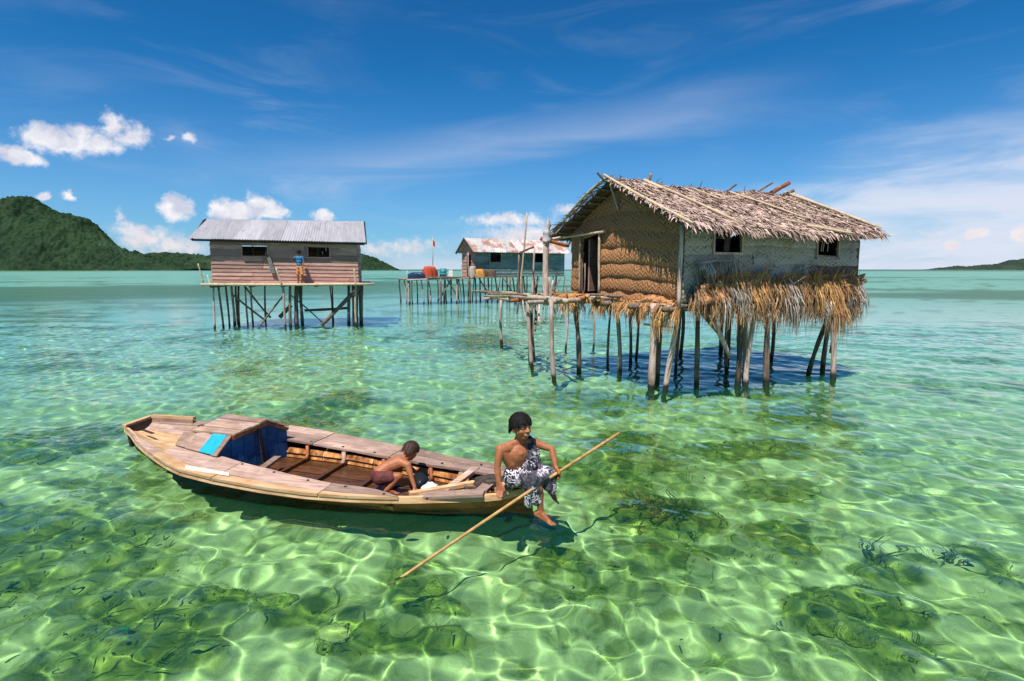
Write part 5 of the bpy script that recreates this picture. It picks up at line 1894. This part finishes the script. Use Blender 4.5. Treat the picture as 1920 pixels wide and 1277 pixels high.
def face_details(parent, P, Mx, s):
    e = MB()
    for k in (-1, 1):
        MB().ball(P(k * .145, .325, .015), (s * .062, s * .045, s * .034), seg=12, ring=8, M=Mx).build('eye', EYE_W, parent, True)
        MB().ball(P(k * .15, .358, .014), (s * .033, s * .018, s * .030), seg=10, ring=6, M=Mx).build('iris', EYE_D, parent, True)
        b = MB()
        pts = [P(k * x, y, z) for x, y, z in ((.06, .40, .095), (.13, .405, .125), (.20, .375, .12), (.26, .32, .09))]
        b.tube(pts, [s * .014, s * .02, s * .018, s * .008], 6)
        b.build('eyebrow', M['hair'], parent, True)
    m = MB()
    pts = [P(x, y, z) for x, y, z in ((-.12, .355, -.225), (-.06, .40, -.245), (0, .415, -.250), (.06, .40, -.245), (.12, .355, -.225))]
    m.tube(pts, [s * .006, s * .016, s * .02, s * .016, s * .006], 6)
    m.build('teeth', EYE_W, parent, True)
    m = MB()
    for dz, rr in ((-.222, .014), (-.275, .017)):
        pts = [P(x, y, z + dz) for x, y, z in ((-.125, .355, .02), (-.06, .415, 0), (0, .432, -.004), (.06, .415, 0), (.125, .355, .02))]
        m.tube(pts, [s * .006, s * rr, s * rr * 1.1, s * rr, s * .006], 6)
    m.build('lips', LIP, parent, True)


EYE_W = material('eye_white', [(.3, (.60, .58, .55)), (.7, (.66, .64, .60))], rough=.3, bump=0, rand=0)
EYE_D = material('dark_iris', [(.3, (.012, .007, .005)), (.7, (.02, .012, .008))], rough=.2, bump=0, rand=0)
LIP = material('lips_skin', [(.3, (.24, .07, .05)), (.7, (.30, .10, .07))], rough=.45, bump=0, rand=0)


def hair_cap(name, P, Mx, s, mat, parent, fringe, fall, n, seed, shell=.05):
    """thick cap of locks combed down from the crown; fringe/fall = how low it reaches in front / behind (head units)"""
    r_ = random.Random(seed)
    m = MB()
    c = P(0, -.03, .10)
    cap = MB()
    # under-layer: a shell hugging the skull, cut above the face
    for ring in range(9):
        pass
    for i in range(n):
        a = r_.uniform(0, 2 * PI)
        fr = math.cos(a)             # 1 front, -1 back
        low = lerp(fall, fringe, min(1, max(0, .5 + .9 * fr)))
        if abs(math.sin(a)) > .75 and fr > -.35:
            low = lerp(low, .04, .7)
        pts, wd = [], []
        zlow = low + r_.gauss(0, .05)
        th1 = math.acos(min(.95, max(-.06, (zlow - .10) / .40)))
        th0 = r_.uniform(0.02, .75) * min(1, th1)
        k_ = r_.uniform(.8, 2.1)
        for q in range(5):
            t = q / 4
            th = lerp(th0, th1, t)
            aa = a + r_.gauss(0, .07)
            x, y, z = .36 * math.sin(th) * math.sin(aa), .43 * math.sin(th) * math.cos(aa), .40 * math.cos(th)
            p = V(x, y - .03, z + .10) * 1.0
            d = V(x, y, z).normalized()
            p = p + d * (shell + .02) * k_
            if t == 1:
                p.z = min(p.z, zlow)
            pts.append(P(p.x, p.y, p.z))
            wd.append(s * lerp(.10, .045, t) * r_.uniform(.8, 1.2))
        side = (pts[-1] - pts[0]).cross(pts[2] - c)
        if side.length < 1e-7:
            continue
        m.ribbon(pts, wd, side, r_.random())
    # solid under-cap
    P2 = []
    for i in range(9):
        th = lerp(.02, PI * .60, i / 8)
        row = []
        for k in range(24):
            a = 2 * PI * k / 24
            fr = math.cos(a)
            low = lerp(fall, fringe, min(1, max(0, .5 + .9 * fr))) + .02
            if abs(math.sin(a)) > .75 and fr > -.35:
                low = lerp(low, .06, .7)
            z = max(.40 * math.cos(th) + .10, low)
            x, y = .36 * math.sin(min(th, PI / 2 + .2)) * math.sin(a), .43 * math.sin(min(th, PI / 2 + .2)) * math.cos(a) - .03
            d = V(x, y + .03, max(0, z - .1)).normalized()
            p = V(x, y, z) + d * shell
            row.append(P(p.x, p.y, p.z))
        P2.append(row)
    m.grid(P2, closed=True)
    return m.build(name, mat, parent, True)


# ---- boy on the stern: seated, turned to the right, right hand on the gunwale, left hand on the pole
BOY = thing('person', 'black-haired boy in a patterned sarong sitting on the boat stern, holding a pole', 'person', (.065, 5.60, .375))
f_b = V(.62, -.78, 0).normalized()
r_b = V(f_b.y, -f_b.x, 0)            # his right-hand side
pel, chest, neckb = V(0, 0, .10), V(.015, -.01, .33), V(.0, -.015, .455)
shR, shL = V(-.185, -.105, .415), V(.150, .085, .425)
elR, wrR = V(-.215, -.165, .245), V(-.195, -.205, .095)
elL, wrL = V(.350, .050, .365), V(.385, -.050, .205)
hipR, hipL = pel + r_b * .07, pel - r_b * .07
knR, anR = V(.185, -.20, .125), V(.225, -.215, -.19)
knL, anL = V(.335, -.02, .115), V(.345, .06, -.03)
m = MB()
m.ball(pel + V(0, 0, .01), (.125, .095, .10), M=Matrix((r_b, f_b, V(0, 0, 1))).transposed(), seg=18, ring=12)
m.ball(V(.005, 0, .215), (.120, .082, .13), M=Matrix((r_b, f_b, V(0, 0, 1))).transposed(), seg=18, ring=12)
m.ball(chest, (.150, .092, .135), M=Matrix((r_b, f_b, V(0, 0, 1))).transposed(), seg=20, ring=12)
tapered(m, shR + V(.03, .015, -.005), .055, shL - V(.03, .015, .005), .055)
tapered(m, shR + V(.02, .01, -.02), .05, V(-.07, -.05, .26), .075)
tapered(m, shL + V(-.02, -.01, -.02), .05, V(.07, .05, .26), .075)
tapered(m, shR + V(.07, .04, .025), .035, neckb + V(0, 0, .01), .045)
tapered(m, shL - V(.05, .04, -.02), .035, neckb + V(0, 0, .01), .045)
for k in (-1, 1):
    m.ball(chest + f_b * .055 + r_b * .055 * k + V(0, 0, .03), (.05, .03, .04), seg=12, ring=8)
hc = V(.025, -.03, .630)
tapered(m, neckb, .050, hc - V(.0, 0, .07), .045)
tapered(m, shR, .050, shR.lerp(elR, .4), .043)
tapered(m, shR.lerp(elR, .4), .043, elR, .033)
tapered(m, elR, .034, elR.lerp(wrR, .35), .036)
tapered(m, elR.lerp(wrR, .35), .036, wrR, .024)
hand(m, wrR, (.15, -.25, -1), (-.1, -.8, -.55), (.75, -.3, .1), (.1, .6, .6), 1.15, .55)
tapered(m, shL, .048, shL.lerp(elL, .45), .041)
tapered(m, shL.lerp(elL, .45), .041, elL, .032)
tapered(m, elL, .033, elL.lerp(wrL, .35), .035)
tapered(m, elL.lerp(wrL, .35), .035, wrL, .024)
hand(m, wrL, (.25, -.45, -.75), (.35, .25, -.75), (.35, -.6, .25), (.8, .1, .2), 1.15, 1.0)
for (h, k_, a_) in ((hipR, knR, anR), (hipL, knL, anL)):
    tapered(m, h, .085, h.lerp(k_, .5), .073)
    tapered(m, h.lerp(k_, .5), .073, k_, .054)
    cal = k_.lerp(a_, .3)
    tapered(m, k_, .053, cal, .052)
    tapered(m, cal, .052, a_, .030)
foot(m, anR, (0, 0, 1), (.80, -.45, -.28), (.25, .0, .9), 1.12)
foot(m, anL, (0, 0, 1), (.55, -.45, -.6), (.5, .2, .8), 1.05)
f_h = V(.64, -.77, .03).normalized()
PP, MM = head(m, hc, f_h, V(.05, .0, 1), .268)
BODY = fuse('body', m, M['skin'], BOY, .0052, 5, .5)
face_details(BOY, PP, MM, .268)
hair_cap('hair', PP, MM, .268, M['hair'], BOY, .25, -.22, 900, 3, .012)
# sarong: wrapped over hips and thighs, hanging to the calves; a sash of it crosses the left shoulder
m = MB()
m.ball(pel + V(0, 0, .0), (.155, .125, .115), M=Matrix((r_b, f_b, V(0, 0, 1))).transposed(), seg=20, ring=12)
for (h, k_, a_, sx) in ((hipR, knR, anR, 1), (hipL, knL, anL, 1)):
    tapered(m, h, .105, h.lerp(k_, .5), .094)
    tapered(m, h.lerp(k_, .5), .094, k_ + V(0, 0, .0), .078)
tapered(m, knR + V(-.02, 0, -.02), .074, knR.lerp(anR, .62) + V(-.02, .0, 0), .066)
tapered(m, knR + V(-.06, .02, -.03), .07, V(.11, -.17, -.12), .055)
tapered(m, knL + V(.0, -.02, -.02), .072, knL + V(.02, -.05, -.10), .05)
tapered(m, knR + V(.05, .03, 0), .07, knL + V(-.04, -.02, -.02), .072)
tapered(m, pel + f_b * .1, .08, knR.lerp(knL, .5) + V(-.03, 0, .0), .08)
tapered(m, knR.lerp(knL, .5) + V(.02, -.02, -.03), .06, knR.lerp(knL, .5) + V(.07, -.04, -.13), .04)
def folds(c):
    a = math.atan2(c.y - .0, c.x - .0)
    return .011 * math.sin(a * 17 + 4 * mnoise.noise(c * 6)) * min(1, max(.15, c.length / .3)) + .012 * mnoise.noise(c * 13)
SAR = fuse('sarong', m, M['sarong'], BOY, .006, 4, .5, fold=folds)
m = MB()
sash = [(shL + V(-.035, .03, .012), .045), (shL + V(-.035, -.045, -.015), .048), (V(.130, -.050, .33), .058), (V(.118, -.070, .23), .064), (V(.08, -.07, .13), .08)]
for (a, ra), (b, rb) in zip(sash[:-1], sash[1:]):
    tapered(m, a, ra, b, rb)
back = [(shL + V(-.035, .03, .012), .052), (V(.13, .12, .34), .06), (V(.13, .10, .20), .075), (V(.09, .06, .10), .09)]
for (a, ra), (b, rb) in zip(back[:-1], back[1:]):
    tapered(m, a, ra, b, rb)
tapered(m, V(.17, .02, .35), .045, V(.20, -.02, .16), .055)
fuse('sash', m, M['sash'], BOY, .006, 4, .5, fold=lambda c: .010 * math.sin((c.x * 1.2 + c.y * .8 + c.z * .35) * 95 + 3 * mnoise.noise(c * 7)) + .008 * mnoise.noise(c * 15))

# ---- pole he pushes with
pole = bent_pole((-1.05, 4.43, -.06), (1.19, 6.03, .80), .0135, .017, .006, 14, 9, .05)
pole = pole.build('bamboo_pole', M['pole'], None, True)
tag(pole, 'long thin bamboo punting pole slanting across the boy and into the water', 'pole')

# ---- small child crouching in the boat, seen from behind
KID = thing('person', 'short-haired child in dark shorts crouching inside the boat, bending forward to bail', 'person', tuple(on_boat(3.56, .02, .065)))
KID.scale = (1.16, 1.16, 1.16)
m = MB()
pk, ck, nk = V(-.06, -.01, .155), V(.10, .085, .245), V(.165, .12, .285)
m.ball(pk, (.085, .08, .085), seg=16, ring=10)
tapered(m, pk + V(.0, 0, .02), .078, pk.lerp(ck, .5) + V(-.015, 0, .02), .072)
tapered(m, pk.lerp(ck, .5) + V(-.015, 0, .02), .072, ck, .078)
sR, sL = V(.205, .030, .240), V(.065, .180, .255)
tapered(m, ck, .07, nk, .045)
tapered(m, sR, .040, ck + V(.0, 0, .02), .062)
tapered(m, sL, .040, ck + V(.0, 0, .02), .062)
eR, wR = V(.245, -.02, .155), V(.290, -.075, .055)
tapered(m, sR, .038, eR, .027)
tapered(m, eR, .028, wR, .019)
hand(m, wR, (.3, -.35, -.7), (.45, -.4, -.5), (-.6, -.6, .1), (.2, .4, .7), .72, .4)
eL, wL = V(.16, .24, .17), V(.27, .20, .09)
tapered(m, sL, .038, eL, .027)
tapered(m, eL, .028, wL, .019)
hand(m, wL, (.6, -.3, -.5), (.7, -.3, -.5), (.3, .7, 0), (.2, .1, .8), .72, .5)
for (h, k_, a_) in ((pk + V(.02, -.06, -.01), V(.135, -.075, .165), V(.03, -.10, .045)), (pk + V(-.01, .07, -.01), V(.10, .10, .17), V(-.01, .10, .045))):
    tapered(m, h, .066, k_, .042)
    tapered(m, k_, .042, k_.lerp(a_, .4), .040)
    tapered(m, k_.lerp(a_, .4), .040, a_, .025)
    foot(m, a_ + V(0, 0, .01), (0, 0, 1), (.85, .1, -.15), (.1, 0, 1), .72)
hk = V(.215, .160, .345)
tapered(m, nk, .042, hk - V(.01, .01, .05), .04)
PK, MK = head(m, hk, V(.45, .75, -.55), V(.35, .45, .75), .185)
fuse('body', m, M['skin'], KID, .0045, 5, .5)
face_details(KID, PK, MK, .185)
hair_cap('hair', PK, MK, .185, M['short_hair'], KID, .17, -.16, 260, 9, .022)
m = MB()
m.ball(pk + V(-.003, 0, -.005), (.096, .092, .088), seg=16, ring=10)
for (h, k_) in ((pk + V(.02, -.06, -.01), V(.135, -.075, .165)), (pk + V(-.01, .07, -.01), V(.10, .10, .17))):
    tapered(m, h, .076, h.lerp(k_, .55), .062)
fuse('shorts', m, material('dark_red_shorts', [(.3, (.07, .018, .016)), (.7, (.13, .035, .03))], nscale=20, bump=.5), KID, .006, 3, .5, noise=.006, nscale=22)

# ---- person on the platform of the plank house, seen from behind
pb = PH.location + Vector((.975 * 3.72 - .222 * -.42, .222 * 3.72 + .975 * -.42, PF - .03))
MAN = thing('person', 'distant person in a blue shirt and orange shorts facing the plank wall', 'person', tuple(pb))
SC = 1.46
def S(x, y, z):
    return V(x, y, z) * SC
m = MB()
m.ball(S(0, 0, .52), (.085 * SC, .06 * SC, .07 * SC))
m.ball(S(0, 0, .66), (.085 * SC, .055 * SC, .10 * SC))
m.ball(S(.0, 0, .755), (.10 * SC, .058 * SC, .075 * SC))
tapered(m, S(-.10, 0, .80), .032 * SC, S(.10, 0, .80), .032 * SC)
tapered(m, S(0, 0, .80), .03 * SC, S(0, 0, .88), .028 * SC)
for (a, b, c) in ((S(-.115, 0, .795), S(-.20, -.05, .72), S(-.155, -.10, .83)), (S(.115, 0, .795), S(.15, -.02, .66), S(.14, -.05, .53))):
    tapered(m, a, .028 * SC, b, .022 * SC)
    tapered(m, b, .022 * SC, c, .016 * SC)
    d = (c - b).normalized()
    hand(m, c, d, d, (0, -1, 0), (1, 0, 0) if a.x > 0 else (-1, 0, 0), .95, .3)
for (a, b, c) in ((S(-.045, 0, .50), S(-.05, -.02, .27), S(-.055, .01, .045)), (S(.045, 0, .50), S(.085, -.05, .28), S(.10, .03, .045))):
    tapered(m, a, .05 * SC, b, .035 * SC)
    tapered(m, b, .035 * SC, b.lerp(c, .35), .035 * SC)
    tapered(m, b.lerp(c, .35), .035 * SC, c, .02 * SC)
    foot(m, c, (0, 0, 1), (0.2 if a.x > 0 else -.2, -1, 0), (0, 0, 1), .95)
PM, MMx = head(m, S(0, .01, .945), V(-.5, .85, .05), V(0, 0, 1), .125 * SC)
fuse('body', m, M['skin'], MAN, .008, 4, .5)
face_details(MAN, PM, MMx, .125 * SC)
hair_cap('hair', PM, MMx, .125 * SC, M['hair'], MAN, .17, -.2, 240, 5, .05)
m = MB()
m.ball(S(0, 0, .57), (.098 * SC, .072 * SC, .09 * SC))
m.ball(S(0, 0, .67), (.098 * SC, .068 * SC, .11 * SC))
m.ball(S(0, 0, .76), (.112 * SC, .070 * SC, .075 * SC))
tapered(m, S(-.105, 0, .80), .038 * SC, S(.105, 0, .80), .038 * SC)
tapered(m, S(-.115, 0, .795), .036 * SC, S(-.165, -.03, .75), .033 * SC)
tapered(m, S(.115, 0, .795), .036 * SC, S(.135, -.01, .71), .033 * SC)
fuse('shirt', m, material('blue_shirt', [(.3, (.02, .11, .24)), (.7, (.05, .21, .38))], nscale=16, bump=.4), MAN, .01, 3, .5, noise=.01, nscale=12)
m = MB()
m.ball(S(0, 0, .50), (.095 * SC, .070 * SC, .07 * SC))
for (a, b) in ((S(-.045, 0, .50), S(-.052, -.02, .27)), (S(.045, 0, .50), S(.085, -.05, .29))):
    tapered(m, a, .060 * SC, b, .050 * SC)
fuse('shorts', m, material('orange_shorts', [(.3, (.42, .15, .05)), (.7, (.58, .26, .10))], nscale=16, bump=.4), MAN, .01, 3, .5, noise=.01, nscale=12)


# ------------------------------------------------------------------ reef life on the bed
def bed_z(x, y):
    return float(bed_height(np.array([[x]]), np.array([[y]]))[0, 0])


coral_mat = material('algae_covered_coral', [(.25, (.05, .085, .010)), (.40, (.15, .20, .022)), (.56, (.34, .37, .055)), (.78, (.60, .56, .17))], nscale=6, detail=6, rough=.95, bump=.8, bdist=.03, rand=.5,
                     spots=[(3.5, .55, .68, (.38, .34, .13), .55)])
grass_mat = material('short_seagrass', [(.3, (.05, .075, .018)), (.6, (.14, .16, .035)), (.8, (.28, .26, .07))], nscale=7, rough=.8, bump=.2, tint=.9)
pale_coral = material('pale_round_coral', [(.3, (.42, .42, .12)), (.6, (.66, .63, .24)), (.8, (.78, .74, .34))], nscale=14, rough=.9, bump=.7, bdist=.02)
weed_mat = material('olive_seaweed', [(.3, (.04, .052, .012)), (.6, (.13, .13, .026)), (.8, (.27, .23, .05))], nscale=7, rough=.8, bump=.2, rand=.4, tint=.9)


def coral_mesh(seed, flat):
    bm_ = bmesh.new()
    bmesh.ops.create_icosphere(bm_, subdivisions=4, radius=1)
    o_ = Vector((seed * 3.7, seed * 1.3, seed * 2.1))
    for v in bm_.verts:
        p = v.co.copy()
        d = 1 + .42 * mnoise.noise(p * 1.3 + o_) + .32 * abs(mnoise.noise(p * 2.7 + o_)) + .14 * mnoise.noise(p * 7 + o_)
        v.co = Vector((p.x * d, p.y * d, p.z * d * flat))
    me = bpy.data.meshes.new('coral_head')
    bm_.to_mesh(me)
    bm_.free()
    me.shade_smooth()
    return me


CORAL = [coral_mesh(k, fl) for k, fl in ((1, .45), (2, .35), (3, .55), (4, .4))]
for c_ in CORAL:
    c_.materials.append(coral_mat)


def look(x, y):
    if y < 4.6:
        row = 'close to the camera'
    elif y < 6:
        row = 'level with the boat'
    else:
        row = 'out past the boat'
    return row


cr = random.Random(12)
spots = []
for (px, py, rx, ry, s_) in PATCHES:
    if s_ < .75 or math.hypot(px, py) > 12.5:
        continue
    n_ = 2 if s_ > .9 else 1
    for q in range(n_):
        spots.append((px + cr.uniform(-.75, .75) * rx, py + cr.uniform(-.7, .7) * ry, cr.uniform(.06, .13)))
for k, (x, y, r) in enumerate(spots):
    o = bpy.data.objects.new('coral_head', CORAL[k % 4])
    col.objects.link(o)
    o.location = (x, y, bed_z(x, y) + r * .03)
    o.scale = (r * cr.uniform(.9, 1.4), r * cr.uniform(.8, 1.2), r * cr.uniform(.75, 1.1))
    o.rotation_euler = (0, 0, cr.uniform(0, 6.28))
    tag(o, 'dark algae-covered coral lump among others on the sandy sea bed', 'coral', 'dark coral lumps on the sea bed')
pc = bpy.data.objects.new('coral_head', coral_mesh(9, .5))
pc.data.materials.append(pale_coral)
col.objects.link(pc)
pc.location = (-1.45, 4.28, bed_z(-1.45, 4.28) + .06)
pc.scale = (.14, .13, .11)
tag(pc, 'pale yellow rounded coral set among dark weed at the bottom edge', 'coral')
gc = MB().ball((0, 0, 0), (.05, .04, .035), seg=14, ring=9)
gc = gc.build('green_clam', material('bright_green_clam', [(.3, (.01, .22, .05)), (.7, (.02, .34, .09))], nscale=18), None, True)
gc.location = (-3.12, 4.14, bed_z(-3.12, 4.14) + .12)
tag(gc, 'small bright green clam in dark weed at the lower left', 'clam')


def seaweed(x, y, n, h, spread, label, lean=(0, 0), seed=0, w=.022):
    r_ = random.Random(seed)
    z0 = bed_z(x, y) - .02
    m = MB()
    for i in range(n):
        a = r_.uniform(0, 6.28)
        b = V(r_.gauss(0, spread * .35), r_.gauss(0, spread * .35), 0)
        L = h * r_.uniform(.55, 1.1)
        pts, wd = [], []
        d = V(math.cos(a) * .5 + lean[0], math.sin(a) * .5 + lean[1], 1).normalized()
        p = b.copy()
        for q in range(9):
            pts.append(p.copy())
            wd.append(w * (1 - q / 10) * (1 + .5 * math.sin(q * 2.3 + i)))
            d = (d + V(r_.gauss(0, .28), r_.gauss(0, .28), r_.gauss(-.04, .12))).normalized()
            p = p + d * L / 8
            p.z = min(p.z, -.10 - z0)
        if i % 3 == 0:
            m.tube(pts, [q * .45 for q in wd], 5, r_.random())
        else:
            m.ribbon(pts, wd, V(math.sin(a), -math.cos(a), r_.gauss(0, .3)), r_.random())
    o = m.build('seaweed', weed_mat, None, True)
    o.location = (x, y, z0)
    tag(o, label, 'seaweed')
    return o


seaweed(1.78, 6.45, 80, .5, .55, 'broad brown-green weed clump right of the boat, largest of the loose weeds', (.1, 0), 1, .036)
seaweed(2.02, 6.55, 60, .45, .3, 'ragged brown weed tuft touching the broad weed clump on its right', (.3, 0), 2, .034)
seaweed(3.72, 5.35, 11, .62, .22, 'tall thin dark fronds standing apart at the lower right', (.05, .1), 3, .028)
seaweed(4.42, 5.25, 13, .45, .2, 'short dark fronds beside the tall thin ones, nearest the right edge', (.05, .1), 4, .03)

# sea-grass that nobody could count: short blades over the weedy patches near the camera
gr = MB()
r_ = random.Random(21)
cand = np.stack([np.array([r_.uniform(-7.5, 7) for _ in range(15000)]), np.array([r_.uniform(2.8, 11) for _ in range(15000)])], -1)
dens = algae_map(cand[:, 0], cand[:, 1])
zz_ = bed_height(cand[:, 0], cand[:, 1])
for (x, y), dn, z in zip(cand, dens, zz_):
    if dn < .25 or r_.random() > dn or abs(x) > y * 1.0 + 1.0:
        continue
    h = r_.uniform(.03, .09) * (.6 + dn)
    a = r_.uniform(0, 6.28)
    d = V(r_.gauss(.15, .35), r_.gauss(.1, .35), 1)
    p = V(x, y, z - .01)
    gr.ribbon([p, p + d * h * .55, p + V(d.x * 1.7, d.y * 1.7, d.z * .8) * h], [.014, .016, .005], (math.cos(a), math.sin(a), 0), r_.random())
g_ = gr.build('seagrass', grass_mat, None)
g_['kind'] = 'stuff'

# everything that can lie under the waves receives the refracted sunlight
for o in list(scene.objects):
    if o.type == 'MESH' and o is not water:
        o.cycles.is_caustics_receiver = True
